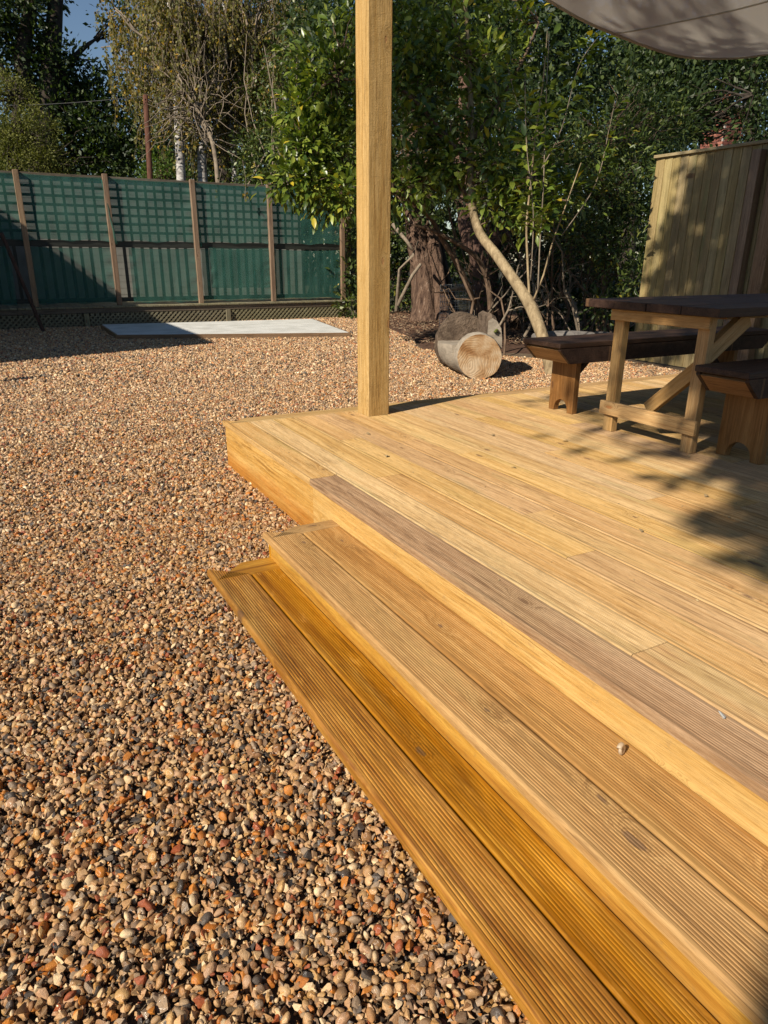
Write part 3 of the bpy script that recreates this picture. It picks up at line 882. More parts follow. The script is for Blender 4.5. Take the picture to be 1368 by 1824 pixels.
def sail():
    root = thing('shade_sail', 'grey mesh shade sail sagging over the table end of the deck', 'shade sail', (4.4, 2.5, 2.8))
    nx, ny = 60, 44
    V = []; UV = []
    for j in range(ny + 1):
        for i in range(nx + 1):
            u, v = i / nx, j / ny
            x = 2.16 + u * 4.45
            yb = 3.88 - .10 * math.sin(u * math.pi)
            y = yb + (-.2 - yb) * v
            edge = 2.92 + .13 * u ** 1.5
            zb = edge - .47 * (4 * u * (1 - u)) ** 1.4
            zf = 3.15 - .30 * (4 * u * (1 - u))
            z = zb * (1 - v) + zf * v - .26 * math.sin(v * math.pi) * (4 * u * (1 - u)) ** .6
            z += .012 * mnoise.noise(Vector((x * 2, y * 2, 5)))
            V.append((x, y, z)); UV.append((x, y))
    a = np.arange(nx * ny); r_ = a // nx; c = a % nx; b = r_ * (nx + 1) + c
    F = np.stack([b, b + 1, b + nx + 2, b + nx + 1], -1)
    me = np_mesh('sail_cloth', np.array(V), [F], True)
    uv = me.uv_layers.new(name='UVMap')
    li = np.zeros(len(me.loops), np.int32); me.loops.foreach_get('vertex_index', li)
    uv.data.foreach_set('uv', np.array(UV, np.float32)[li].ravel())
    link('sail_cloth', me, M['sail'], root)
    mb = MB(); mb.tube([V[i] for i in range(nx + 1)], .012, 6); mb.build('sail_hem', M['sail'], root, smooth=True)
    for sx in (.36, .68):
        i = int(sx * nx)
        mb = MB(); mb.tube([Vector(V[j * (nx + 1) + i]) - Vector((0, 0, .003)) for j in range(ny + 1)], .005, 5); mb.build('sail_seam', M['sail'], root, smooth=True)
    return root
sail()
tag(rough_post('timber_post', M['post'], 6.62, 6.76, 3.75, 3.89, HD + .001, 3.1), 'timber post at the far right corner holding the sail', 'post')
# ------------------------------------------------------------------ log seat
def log_seat():
    root = thing('log_seat', 'seat carved from a big log with its sawn round end towards the steps', 'log seat', (4.75, 6.2, 0))
    M['logbark_and_shade'] = bark('grey_log_wood_and_shade', (.085,.06,.042), (.21,.155,.11), (4, 4, 4), 1.0, .04)
    M['logcut'] = bark('grey_cut_log_face', (.26,.22,.17), (.42,.36,.28), (3, 3, 9), .5, .012)
    t = NT('sawn_log_end'); co = t.coord()
    rr = t.n('ShaderNodeVectorMath', operation='LENGTH')
    sx = t.n('ShaderNodeSeparateXYZ'); t.put(sx.inputs[0], co)
    cc = t.n('ShaderNodeCombineXYZ'); t.put(cc.inputs[0], sx.outputs[0]); t.put(cc.inputs[2], sx.outputs[2])
    t.put(rr.inputs[0], t.vmath('ADD', cc.outputs[0], t.vmath('MULTIPLY', t.noise(co, 5, 2, out=1), (.16, 0, .16))))
    rings = t.noise(t.math('MULTIPLY', rr.outputs['Value'], 1), 1)
    wv = t.math('SINE', t.math('MULTIPLY', rr.outputs['Value'], 230))
    col = t.ramp(t.noise(co, 6, 4), [(.38, (.24,.12,.045)), (.48, (.40,.255,.13)), (.62, (.52,.40,.26))])
    col = t.mix(t.math('MULTIPLY_ADD', wv, .10, .10), col, (.24,.14,.07))
    M['logend'] = t.done(t.bsdf(col, .85, t.bump(t.math('ADD', wv, t.noise(co, 40, 3)), .25, .004), .2))
    E0 = Vector((4.44, 5.98, .0)); ax = Vector((.44, .90, 0)).normalized(); side = Vector((ax.y, -ax.x, 0))   # side: to the right
    n = 28
    def loc(u, s, z): return E0 + ax * s + side * u + Vector((0, 0, z))
    def rough(u, s, z): return 1 + .05 * mnoise.noise(Vector((u * 4, s * 2.2, z * 4))) + .025 * mnoise.noise(Vector((u * 14, s * 6, z * 14)))
    def loft(name, rings, mat, capmat=None, smooth=True):
        mb = MB(); k_ = len(rings[0])
        V = [v for r in rings for v in r]
        F = [(i*k_ + a, i*k_ + (a+1) % k_, (i+1)*k_ + (a+1) % k_, (i+1)*k_ + a) for i in range(len(rings) - 1) for a in range(k_)]
        F += [tuple(reversed(range(k_))), tuple((len(rings) - 1) * k_ + a for a in range(k_))]
        mb.add(V, F); o = mb.build(name, mat, root)
        if smooth:
            for p in o.data.polygons: p.use_smooth = True
            o.data.set_sharp_from_angle(angle=R(38))
        if capmat:
            o.data.materials.append(capmat)
            for p in o.data.polygons:
                if len(p.vertices) == k_ and k_ > 4: p.material_index = 1
        return o
    def ring(s, ru, zl, zh, u0, zc, wild=1):
        out = []
        for k in range(n):
            a = 2 * math.pi * k / n
            f = 1 + (rough(math.cos(a) * ru, s, math.sin(a) * ru) - 1) * wild
            out.append(loc(u0 + math.cos(a) * ru * f, s, max(.004, zc + math.sin(a) * (zh if math.sin(a) > 0 else zl) * f)))
        return out
    # front drum
    drum = [ring(s, r, r, r, u, .238) for s, r, u in ((0, .232, 0), (.02, .24, 0), (.08, .244, 0), (.142, .244, -.005))]
    vs = [v for r in drum for v in r]
    loft('arm_rest', drum, M['logcut'])
    # lower body with the seat cut flat on it
    rings = []
    for s, r, u in ((.1425, .25, -.02), (.25, .285, -.03), (.4, .30, -.045), (.55, .305, -.055), (.664, .305, -.06)):
        rr_ = ring(s, r, r, r, u, .29)
        seat = .335 + .012 * math.sin(s * 9)
        rings.append([Vector((v.x, v.y, min(v.z, seat + .006 * mnoise.noise(v * 9)))) for v in rr_])
    loft('seat', rings, M['logcut'])
    # back rest left standing on the right
    prof = [(.105, .325), (.10, .50), (.105, .63), (.15, .66), (.205, .63), (.245, .55), (.262, .44), (.262, .32)]
    rings = [[loc(u - .03 * s + (.012 * mnoise.noise(Vector((u * 9, s * 6, z * 7)))), s, z * (1 - .06 * (s < .2)) + .012 * mnoise.noise(Vector((u * 5, s * 8, 3)))) for u, z in prof] for s in (.15, .24, .36, .48, .58, .663)]
    loft('back_rest', rings, M['logbark_and_shade'], M['logcut'], False)
    # far arm, a tall rounded block
    rings = [ring(s, r, .30, h, u, .30, 2.6) for s, r, h, u in ((.6645, .265, .345, -.09), (.70, .27, .35, -.09), (.82, .27, .345, -.09), (.93, .26, .33, -.09), (.96, .235, .30, -.09))]
    rings = [[v + ax * (.02 * mnoise.noise(v * 7)) + side * (.03 * mnoise.noise(v * 4 + Vector((3, 1, 0)))) for v in r] for r in rings]
    loft('arm_rest', rings, M['logbark_and_shade'])  # dark bark tone here paints the dappled shade on the cut face
    def rad(s): return .27
    # the sawn face
    mb = MB(); ring = [vs[k] - ax * .004 for k in range(n)]; c = sum((Vector(v) for v in ring), Vector()) / n
    inner = [c + (Vector(v) - c) * .5 for v in ring]
    V = [tuple(v) for v in ring] + [tuple(v) for v in inner] + [tuple(c)] + [tuple(Vector(v) + ax * .02) for v in ring]
    F = [(k, (k+1) % n, n + (k+1) % n, n + k) for k in range(n)] + [(n + k, n + (k+1) % n, 2*n) for k in range(n)] + [(2*n+1+k, 2*n+1+(k+1) % n, (k+1) % n, k) for k in range(n)]
    mb.add(V, F); e = mb.build('sawn_end', M['logend'], root)
    # own frame at the face centre
    R3 = Matrix((side, ax, Vector((0, 0, 1)))).transposed()
    for v in e.data.vertices: v.co = R3.transposed() @ (Vector(v.co) - c)
    e.rotation_euler = R3.to_euler(); e.location = e.location + c
    M['moss'] = plain('moss', (.06,.08,.015), (.16,.17,.04), 30, .95, .8, 90)
    mb = MB()
    for k in range(26):
        s = random.uniform(.13, .5)
        p = loc(random.uniform(.15, .27) - .03 * s, s, 0); p.z = .66 - (p - E0 - ax * s).dot(side) * .9 + random.uniform(-.03, .02)
        q = random.uniform(.010, .022)
        mb.tube([p - Vector((0, 0, q * .4)), p + Vector((0, 0, q * .1)), p + Vector((0, 0, q * .5))], [q, q * .9, q * .35], 6)
    mb.build('moss_patch', M['moss'], root, smooth=True)['kind'] = 'stuff'
log_seat()

# ------------------------------------------------------------------ foliage tools
def leaf_mesh(name, C, D, Nn, size, width=.42, kind='quad'):
    """C leaf bases, D directions, Nn approximate normals, size lengths (all arrays)"""
    n = len(C)
    D = D / (np.linalg.norm(D, axis=1, keepdims=True) + 1e-9)
    S = np.cross(D, Nn); S /= (np.linalg.norm(S, axis=1, keepdims=True) + 1e-9)
    Up = np.cross(S, D)
    s = size[:, None]
    if kind == 'quad':
        w = width * s
        V = np.stack([C, C + D * s * .45 + S * w * .5 + Up * s * .06, C + D * s - Up * s * .05, C + D * s * .45 - S * w * .5 + Up * s * .06], 1).reshape(-1, 3)
        b = np.arange(n) * 4
        F = [np.stack([b, b + 1, b + 2, b + 3], -1)]
    else:
        w = width * s
        V = np.stack([C, C + D * s * .22 + S * w * .36 + Up * s * .05, C + D * s * .58 + S * w * .48 + Up * s * .07, C + D * s - Up * s * .10,
                      C + D * s * .58 - S * w * .48 + Up * s * .07, C + D * s * .22 - S * w * .36 + Up * s * .05, C + D * s * .5 + Up * s * .0], 1).reshape(-1, 3)
        b = np.arange(n) * 7
        T = [(0, 1, 6), (1, 2, 6), (2, 3, 6), (3, 4, 6), (4, 5, 6), (5, 0, 6)]
        F = [np.concatenate([np.stack([b + i, b + j, b + k], -1) for i, j, k in T])]
    return np_mesh(name, V, F, kind != 'quad')

def unit(n):
    d = rng.normal(size=(n, 3)); return d / np.linalg.norm(d, axis=1, keepdims=True)

def clump_leaves(blobs, leaf, sub=.3, per=26, up=.5, droop=0, shell=.5):
    """blobs: (centre, radii(3), leaves). Leaves sit in sub-clumps spread through each blob, mostly near its skin."""
    C, D, Nn, S, SC = [], [], [], [], []
    for c, r, n in blobs:
        c = np.array(c); r = np.array(r if hasattr(r, '__len__') else (r, r, r))
        k = max(1, n // per)
        d = unit(k); rad = shell + (1 - shell) * rng.random(k)[:, None] ** .6
        sc = c + d * r * rad * (.75 + .5 * rng.random((k, 1)))
        SC.append(sc)
        idx = rng.integers(0, k, n)
        o = unit(n) * (rng.random((n, 1)) ** .5) * sub * (.6 + .8 * rng.random((k, 1)))[idx]
        C.append(sc[idx] + o)
        out = o / (np.linalg.norm(o, axis=1, keepdims=True) + 1e-9) + .5 * d[idx] + .5 * unit(n)
        out[:, 2] -= droop
        D.append(out)
        nn = .7 * unit(n) + .35 * d[idx]; nn[:, 2] += up
        Nn.append(nn); S.append(leaf * (.45 + .95 * rng.random(n)))
    return np.concatenate(C), np.concatenate(D), np.concatenate(Nn), np.concatenate(S), np.concatenate(SC)

def crown(parent, mat, blobs, leaf, kind='quad', width=.42, name='crown', **kw):
    C, D, Nn, S, SC = clump_leaves(blobs, leaf, **kw)
    link(name, leaf_mesh(name, C, D, Nn, S, width, kind), mat, parent)
    return SC

def wiggle(a, b, n, amp, sag=0):
    a, b = Vector(a), Vector(b); L = (b - a).length; out = []
    sd = Vector((random.random() * 50, random.random() * 50, 0))
    for i in range(n + 1):
        t = i / n; p = a.lerp(b, t)
        e = math.sin(t * math.pi)
        p += Vector((mnoise.noise(sd + Vector((t * 3, 0, 0))), mnoise.noise(sd + Vector((t * 3, 7, 0))), mnoise.noise(sd + Vector((t * 3, 14, 0))))) * amp * L * (.3 + e)
        p.z -= sag * L * e
        out.append(p)
    return out

def twigs_to(parent, mat, spine, targets, r0=.02, maxn=60, name='branch', n=5, amp=.15):
    """one joined mesh of thin branches from the nearest point of the spine to leaf clumps"""
    mb = MB(); sp = [Vector(p) for p in spine]
    T = list(targets); random.shuffle(T)
    for t in T[:maxn]:
        t = Vector(t)
        best = min(sp, key=lambda p: (p - t).length + max(0, p.z - t.z) * .8)
        pts = wiggle(best, t, 6, amp, -.05)
        mb.tube(pts, [r0 * (1 - .85 * i / 6) for i in range(7)], n, cap=False)
    o = mb.build(name, mat, parent, smooth=True); o['kind'] = 'stuff'
    return o

def trunk(parent, mat, pts, rad, n=12, name='trunk', ridge=0, seed=1):
    """smooth tapered trunk through the points"""
    pts = [Vector(p) for p in pts]
    P2, R2 = [], []
    for i in range(len(pts) - 1):
        p0, p1, p2, p3 = pts[max(i-1, 0)], pts[i], pts[i+1], pts[min(i+2, len(pts)-1)]
        for k in range(5):
            t = k / 5
            P2.append(.5 * ((2*p1) + (p2-p0)*t + (2*p0-5*p1+4*p2-p3)*t*t + (3*p1-p0-3*p2+p3)*t**3))
            R2.append(rad[i] + (rad[i+1] - rad[i]) * t)
    P2.append(pts[-1]); R2.append(rad[-1])
    mb = MB(); mb.tube(P2, R2, n)
    if ridge:
        nv = []
        for i, p in enumerate(P2):
            for k in range(n):
                v = Vector(mb.v[i*n + k]); a = 2 * math.pi * k / n
                f = 1 + ridge * (mnoise.noise(Vector((math.cos(a) * 3.5, math.sin(a) * 3.5, i * .12 + seed))) + .5 * mnoise.noise(Vector((math.cos(a) * 9, math.sin(a) * 9, i * .3 + seed))))
                f += .35 * max(0, 1 - i / 4) * ridge * 2
                nv.append(tuple(p + (v - p) * f))
        mb.v[:len(nv)] = nv
    return mb.build(name, mat, parent, smooth=True)

M['bark_pale'] = bark('pale_smooth_bark', (.20,.145,.08), (.44,.34,.20), (9, 9, 3), .6, .015, (.52,.43,.28))
M['bark_brown'] = bark('brown_bark', (.10,.065,.042), (.22,.15,.10), (12, 12, 3), .6, .02)
M['bark_cypress'] = bark('flaky_cypress_bark', (.06,.035,.025), (.22,.14,.095), (7, 7, .7), 1.0, .07, (.56,.46,.37))
M['bark_red'] = bark('reddish_bark', (.08,.045,.032), (.19,.115,.085), (12, 12, 2), 1.0, .04)
M['bark_dark'] = bark('dark_bark', (.025,.02,.016), (.07,.055,.042), (6, 6, 1.5), .8, .03)
M['bark_birch'] = bark('white_birch_bark', (.12,.10,.09), (.62,.60,.56), (3, 3, 9), .3, .01, (.72,.70,.66))
M['bark_twig'] = bark('grey_twig_bark', (.16,.125,.09), (.32,.26,.19), (5, 5, 5), .3, .01)
G = lambda *a: [(p, c) for p, c in a]
M['leaf_laurel'] = leafmat('glossy_leaves', G((0, (.03,.06,.010)), (.4, (.11,.165,.024)), (.8, (.22,.27,.04)), (.97, (.32,.36,.06)), (.988, (.50,.38,.03))), .22, .33, .5)
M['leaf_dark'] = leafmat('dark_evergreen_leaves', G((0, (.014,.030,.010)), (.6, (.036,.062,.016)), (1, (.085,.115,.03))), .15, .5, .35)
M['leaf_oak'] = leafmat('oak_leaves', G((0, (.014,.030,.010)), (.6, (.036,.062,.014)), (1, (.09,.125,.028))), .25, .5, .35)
M['leaf_birch'] = leafmat('birch_leaves', G((0, (.09,.095,.024)), (.5, (.17,.165,.045)), (.82, (.23,.205,.055)), (.95, (.36,.24,.03)), (1, (.55,.34,.03))), .35, .5, .3, (1.3, 1.2, .5))
M['leaf_olive'] = leafmat('olive_conifer_leaves', G((0, (.075,.085,.018)), (.6, (.13,.14,.03)), (1, (.20,.20,.05))), .2, .6, .2)
M['leaf_shrub'] = leafmat('shrub_leaves', G((0, (.025,.045,.012)), (.55, (.07,.105,.024)), (.9, (.15,.19,.045)), (.98, (.2,.22,.05)), (1, (.5,.36,.03))), .22, .42, .45)
M['leaf_bright'] = leafmat('bright_hedge_leaves', G((0, (.05,.10,.018)), (1, (.13,.20,.03))), .3, .5, .3)
# ------------------------------------------------------------------ laurel at the end of the deck
lau = thing('laurel_tree', 'big glossy laurel with a pale leaning trunk at the deck end', 'tree', (5.38, 5.88, 0))
px = [(986, 672, 7.72), (968, 605, 7.75), (945, 545, 7.85), (915, 498, 7.95), (885, 455, 8.1), (850, 405, 8.3), (838, 330, 8.45), (840, 230, 8.5), (835, 110, 8.5), (826, -40, 8.5)]
tp = [P(*p) for p in px]; tp[0].z = -.03
trunk(lau, M['bark_pale'], tp, [.078, .064, .068, .063, .058, .052, .046, .038, .03, .018], 14, ridge=.09)
L2 = [(943, 528, 7.85), (940, 470, 7.8), (938, 400, 7.75), (946, 320, 7.7), (955, 230, 7.6), (968, 140, 7.55), (975, 55, 7.5)]
L3 = [(950, 535, 7.85), (968, 490, 7.7), (985, 430, 7.6), (1010, 360, 7.5), (1035, 290, 7.5)]
L4 = [(875, 560, 9.6), (868, 500, 9.5), (845, 455, 9.4), (790, 420, 9.3), (740, 400, 9.3)]
L5 = [(845, 540, 9.9), (820, 480, 9.6), (790, 430, 9.4), (760, 380, 9.2), (700, 340, 9.0), (620, 310, 8.8), (540, 330, 8.6)]
L6 = [(845, 360, 8.5), (815, 330, 8.6), (790, 340, 8.7), (745, 330, 8.7), (700, 345, 8.7)]
L7 = [(842, 300, 8.5), (800, 250, 8.4), (740, 180, 8.3), (690, 150, 8.3), (600, 140, 8.4)]
L8 = [(842, 250, 8.5), (890, 180, 8.5), (930, 110, 8.5), (960, 40, 8.6)]
spine = [p for p in tp[4:]]
for L, r in ((L2, .015), (L3, .012), (L4, .045), (L5, .045), (L6, .035), (L7, .03), (L8, .025)):
    pts = [P(*p) for p in L]; spine += pts
    trunk(lau, M['bark_pale'] if L in (L2, L3) else M['bark_brown'], pts, [r * (1 - .7 * i / len(pts)) for i in range(len(pts))], 8, name='limb')
B = []
def bl(px_, py_, w, r, n): B.append((P(px_, py_, w), (r, r, r * .85), n))
for q in ((585, 130, 8.6, .42, 460), (560, 200, 8.6, .36, 420), (615, 190, 8.7, .36, 380), (540, 265, 8.5, .32, 380), (590, 270, 8.6, .36, 420), (515, 318, 8.4, .22, 200), (560, 330, 8.5, .28, 300), (612, 345, 8.4, .24, 240),
          (620, 60, 8.8, .4, 380), (720, 60, 8.3, .4, 420), (730, 150, 8.3, .4, 420), (775, 100, 8.4, .42, 420), (720, 240, 8.4, .36, 360), (790, 190, 8.4, .38, 380), (760, 300, 8.5, .34, 340), (815, 290, 8.5, .32, 300), (720, 345, 8.6, .28, 240),
          (870, 110, 8.5, .4, 380), (890, 200, 8.4, .36, 340), (880, 290, 8.3, .36, 360), (930, 320, 8.2, .32, 300), (900, 360, 8.3, .28, 240), (960, 380, 8.1, .28, 240), (1000, 350, 8.2, .26, 220), (690, 10, 8.5, .4, 380), (800, 10, 8.6, .42, 380), (900, 30, 8.7, .4, 340)): bl(*q)
B = [(c, r, int(n * (1.4 if i < 8 else 1.0))) for i, (c, r, n) in enumerate(B)]
SC = crown(lau, M['leaf_laurel'], B, .118, 'leaf', .44, sub=.22, per=12, up=.9, droop=.15, shell=.35)
twigs_to(lau, M['bark_brown'], spine, SC, .012, 260, 'twig', 5)

# upright sapling shoots with fresh leaves
sap = thing('laurel_shoots', 'sparse upright laurel shoots with fresh leaves above the bench', 'shrub', P(965, 560, 7.9))
sC, sD, sN, sS = [], [], [], []
def leafy_shoot(pts, r, nleaf, ln):
    pts = [P(*p) for p in pts]
    trunk(sap, M['bark_twig'], pts, [r * (1 - .75 * i / len(pts)) for i in range(len(pts))], 6, name='shoot')
    for k in range(nleaf):
        t = random.uniform(.25, 1) * (len(pts) - 1); i = min(int(t), len(pts) - 2); p = pts[i].lerp(pts[i+1], t - i)
        d = Vector((random.gauss(0, 1), random.gauss(0, 1), random.uniform(-.1, .9))).normalized()
        st = p + d * random.uniform(.01, .14)
        sC.append(st); sD.append(d + Vector((0, 0, -.2))); sN.append(Vector((random.gauss(0, .4), random.gauss(0, .4), 1))); sS.append(ln * random.uniform(.7, 1.25))
leafy_shoot([(958, 520, 7.6), (962, 430, 7.45), (968, 330, 7.4), (972, 200, 7.35), (978, 60, 7.3)], .009, 120, .14)
leafy_shoot([(945, 500, 7.6), (950, 380, 7.4), (938, 260, 7.3), (935, 130, 7.25)], .007, 80, .13)
leafy_shoot([(965, 300, 7.4), (1000, 230, 7.3), (1030, 120, 7.3), (1062, 70, 7.3)], .007, 70, .13)
leafy_shoot([(1000, 420, 7.6), (1060, 330, 7.5), (1085, 230, 7.5), (1095, 180, 7.5)], .006, 46, .13)
leafy_shoot([(972, 250, 7.4), (925, 190, 7.4), (905, 120, 7.4)], .005, 46, .13)
a3 = lambda l: np.array([tuple(v) for v in l])
link('leaves', leaf_mesh('leaves', a3(sC), a3(sD), a3(sN), np.array(sS), .46, 'leaf'), M['leaf_laurel'], sap)

# ------------------------------------------------------------------ evergreen shrubs and dark hedge behind
def shrub(name, label, cat, base, spine_, blobs, mat, bmat, leaf, group=None, kind='quad', r0=.02, twn=60, **kw):
    t = thing(name, label, cat, base, group)
    SC = crown(t, mat, blobs, leaf, kind, **kw)
    pts = [Vector(p) for p in spine_]
    trunk(t, bmat, pts, [r0 * 3 * (1 - .75 * i / (len(pts) - 1)) for i in range(len(pts))], 8)
    twigs_to(t, bmat, pts, SC, r0, twn, 'branch')
    return t
def bls(lst, sq=.85): return [(P(a, b, w), (r, r, r * sq), n) for a, b, w, r, n in lst]
def gz(px_, py_, w):
    p = P(px_, py_, w); return Vector((p.x, p.y, -.06))
shrub('evergreen_shrub', 'broad evergreen shrub with leathery leaves beside the board fence', 'shrub', gz(1080, 600, 9.6), [gz(1080, 600, 9.6), P(1075, 480, 9.6), P(1080, 350, 9.6), P(1075, 260, 9.6)],
      bls([(1070, 240, 9.6, .5, 900), (1040, 300, 9.4, .45, 800), (1110, 290, 9.5, .45, 900), (1080, 370, 9.4, .5, 900), (1040, 420, 9.3, .4, 600), (1120, 370, 9.2, .35, 700), (1100, 440, 9.1, .38, 700), (1120, 500, 9.1, .3, 450), (1090, 540, 9.2, .3, 350), (1150, 230, 10, .4, 700), (1200, 235, 10.4, .4, 700), (1130, 180, 10.2, .45, 700)]),
      M['leaf_shrub'], M['bark_brown'], .085, kind='leaf', width=.34, sub=.2, per=12, up=.7, r0=.012, twn=160)
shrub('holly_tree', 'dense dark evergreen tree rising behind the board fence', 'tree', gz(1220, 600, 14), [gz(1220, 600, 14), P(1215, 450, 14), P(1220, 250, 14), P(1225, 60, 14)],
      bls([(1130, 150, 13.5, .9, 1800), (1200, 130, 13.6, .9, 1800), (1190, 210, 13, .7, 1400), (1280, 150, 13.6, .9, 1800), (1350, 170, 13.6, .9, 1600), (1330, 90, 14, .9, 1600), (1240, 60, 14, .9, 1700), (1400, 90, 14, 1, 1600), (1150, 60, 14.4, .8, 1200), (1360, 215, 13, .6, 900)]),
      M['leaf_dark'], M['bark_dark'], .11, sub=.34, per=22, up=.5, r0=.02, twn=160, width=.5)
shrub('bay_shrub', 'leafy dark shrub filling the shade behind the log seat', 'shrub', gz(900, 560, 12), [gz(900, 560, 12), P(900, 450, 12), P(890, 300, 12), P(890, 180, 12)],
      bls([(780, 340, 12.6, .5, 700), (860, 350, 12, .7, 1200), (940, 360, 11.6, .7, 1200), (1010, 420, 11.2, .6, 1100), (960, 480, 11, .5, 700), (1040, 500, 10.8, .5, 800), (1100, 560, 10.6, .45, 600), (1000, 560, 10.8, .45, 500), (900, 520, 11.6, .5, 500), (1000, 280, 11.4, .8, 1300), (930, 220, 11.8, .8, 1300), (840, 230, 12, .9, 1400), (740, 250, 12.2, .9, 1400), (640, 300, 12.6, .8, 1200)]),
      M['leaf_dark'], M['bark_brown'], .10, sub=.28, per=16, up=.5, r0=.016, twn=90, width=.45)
shrub('privet_hedge', 'dark green hedge between the netting fence and the old cypress', 'hedge', gz(690, 560, 15.4), [gz(690, 560, 15.4), P(690, 500, 15.4), P(690, 420, 15.4)],
      bls([(720, 430, 15.4, .7, 1100), (690, 510, 15.4, .6, 900), (800, 480, 15.2, .7, 1000), (640, 420, 14.6, .5, 900), (628, 490, 14.6, .35, 600), (632, 545, 14.4, .25, 360), (760, 530, 15.3, .5, 700)]),
      M['leaf_shrub'], M['bark_brown'], .10, sub=.28, per=16, up=.5, r0=.012, twn=40, width=.45)
# twiggy thicket: bare crooked stems under the shrubs
th = thing('stem_thicket', 'tangle of bare crooked brown stems under the dark shrubs', 'thicket', gz(960, 600, 9.5))
for k in range(46):
    x0 = random.uniform(830, 1130); w = random.uniform(9.0, 11.8)
    a = gz(x0, 600, w); b = P(x0 + random.uniform(-110, 110), random.uniform(300, 470), w + random.uniform(-.5, .8))
    pts = wiggle(a, b, 8, .13)
    r = random.uniform(.008, .028)
    mb = MB(); mb.tube(pts, [r * (1 - .6 * i / 8) for i in range(9)], 6)
    for j in range(5):
        q = pts[random.randint(3, 8)]; e = q + Vector((random.gauss(0, .4), random.gauss(0, .3), random.uniform(.1, .6)))
        mb.tube(wiggle(q, e, 5, .2), [r * .45 * (1 - .7 * i / 5) for i in range(6)], 5)
    mb.build('stem', M['bark_twig'] if k % 3 == 0 else M['bark_brown'], th, smooth=True)
# pale crossing branches beside the cypress
mb = MB()
for L in ([(706, 555, 12.2), (712, 480, 12.2), (735, 455, 12.1), (745, 430, 12.1)], [(708, 545, 12.2), (735, 490, 12.1), (750, 470, 12.0)], [(700, 400, 12.2), (725, 430, 12.0), (735, 445, 12)], [(785, 520, 11.4), (830, 510, 11.2), (845, 502, 11.2)]):
    mb.tube([P(*p) for p in L], [.035, .03, .026, .02][:len(L)], 7)
mb.build('stem', M['bark_twig'], th, smooth=True)

# old cypress trunks
cyp = thing('cypress_trunk', 'old twin stemmed cypress trunk with pale flaking bark', 'tree', gz(765, 572, 13.6))
b0 = gz(758, 572, 13.5)
trunk(cyp, M['bark_cypress'], [b0, P(758, 545, 13.5), P(752, 480, 13.5), P(742, 410, 13.5), P(733, 320, 13.5), P(728, 150, 13.6), P(725, -60, 13.8)], [.33, .25, .22, .2, .19, .16, .12], 40, ridge=.26, seed=2)
b1 = gz(784, 572, 13.4)
trunk(cyp, M['bark_cypress'], [b1, P(783, 545, 13.4), P(778, 480, 13.4), P(766, 400, 13.5), P(760, 300, 13.6), P(770, 100, 13.8)], [.24, .17, .14, .13, .12, .09], 32, ridge=.26, seed=7)
trunk(cyp, M['bark_dark'], [gz(806, 568, 13.9), P(800, 530, 13.9), P(788, 470, 13.8), P(780, 420, 13.8)], [.2, .13, .1, .09], 16, ridge=.14, seed=9)
red = thing('yew_trunk', 'reddish gnarled trunk standing in shade behind the log seat', 'tree', gz(868, 590, 11.8))
trunk(red, M['bark_red'], [gz(868, 590, 11.8), P(866, 560, 11.8), P(864, 500, 11.8), P(858, 450, 11.8), P(835, 405, 11.9), P(825, 300, 12), P(830, 100, 12.2)], [.36, .27, .24, .23, .17, .14, .1], 22, ridge=.14, seed=4)
trunk(red, M['bark_red'], [P(858, 460, 11.8), P(885, 420, 11.8), P(910, 380, 11.9), P(925, 250, 12.1)], [.16, .15, .13, .09], 14, name='limb', ridge=.1, seed=5)
crown(red, M['leaf_dark'], bls([(830, 60, 12.4, 1.2, 2200), (760, 20, 12.8, 1.2, 2000), (920, 60, 12.4, 1.2, 2200), (700, 90, 13, 1, 1500), (1000, 120, 12.6, 1, 1600), (620, 40, 13.4, 1.1, 1500)]), .12, sub=.4, per=24, width=.5)
tag(twigs_to(None, M['bark_dark'], [P(1340, 170, 10.5), P(1368, 150, 10.3)], [P(1180, 215, 11), P(1220, 250, 11), P(1250, 190, 10.8), P(1300, 220, 10.8), P(1240, 230, 11), P(1200, 180, 11), P(1270, 210, 10.6), P(1320, 240, 10.7), P(1230, 150, 11), P(1290, 140, 10.6)], .013, 14, 'bare_branch'), 'bare grey branch hanging over the board fence', 'branch', kind='thing')

# wire plant guard behind the log
mb = MB(); c = gz(812, 580, 11.6)
for k in range(14):
    a = 2 * math.pi * k / 14; mb.tube([c + Vector((math.cos(a) * .28, math.sin(a) * .28, 0)), c + Vector((math.cos(a) * .28, math.sin(a) * .28, .85))], .003, 4)
for j in range(10):
    z = .05 + j * .088
    mb.tube([c + Vector((math.cos(2 * math.pi * k / 16) * .28, math.sin(2 * math.pi * k / 16) * .28, z)) for k in range(17)], .003, 4, cap=False)
tag(mb.build('wire_guard', M['wire']), 'round grey wire mesh guard in shade behind the log seat', 'wire guard')
# a grey weathered trunk lying in the shade behind the bench
mb = MB(); mb.tube(wiggle(Vector((6.0, 6.95, .2)), Vector((7.0, 6.6, .22)), 8, .03), [.12, .14, .15, .15, .14, .14, .13, .13, .1], 12)
tag(mb.build('fallen_log', bark('grey_dead_wood', (.12,.11,.10), (.24,.22,.20), (6, 6, 6), .5, .02), None, smooth=True), 'grey dead log lying in shade behind the far bench', 'log')
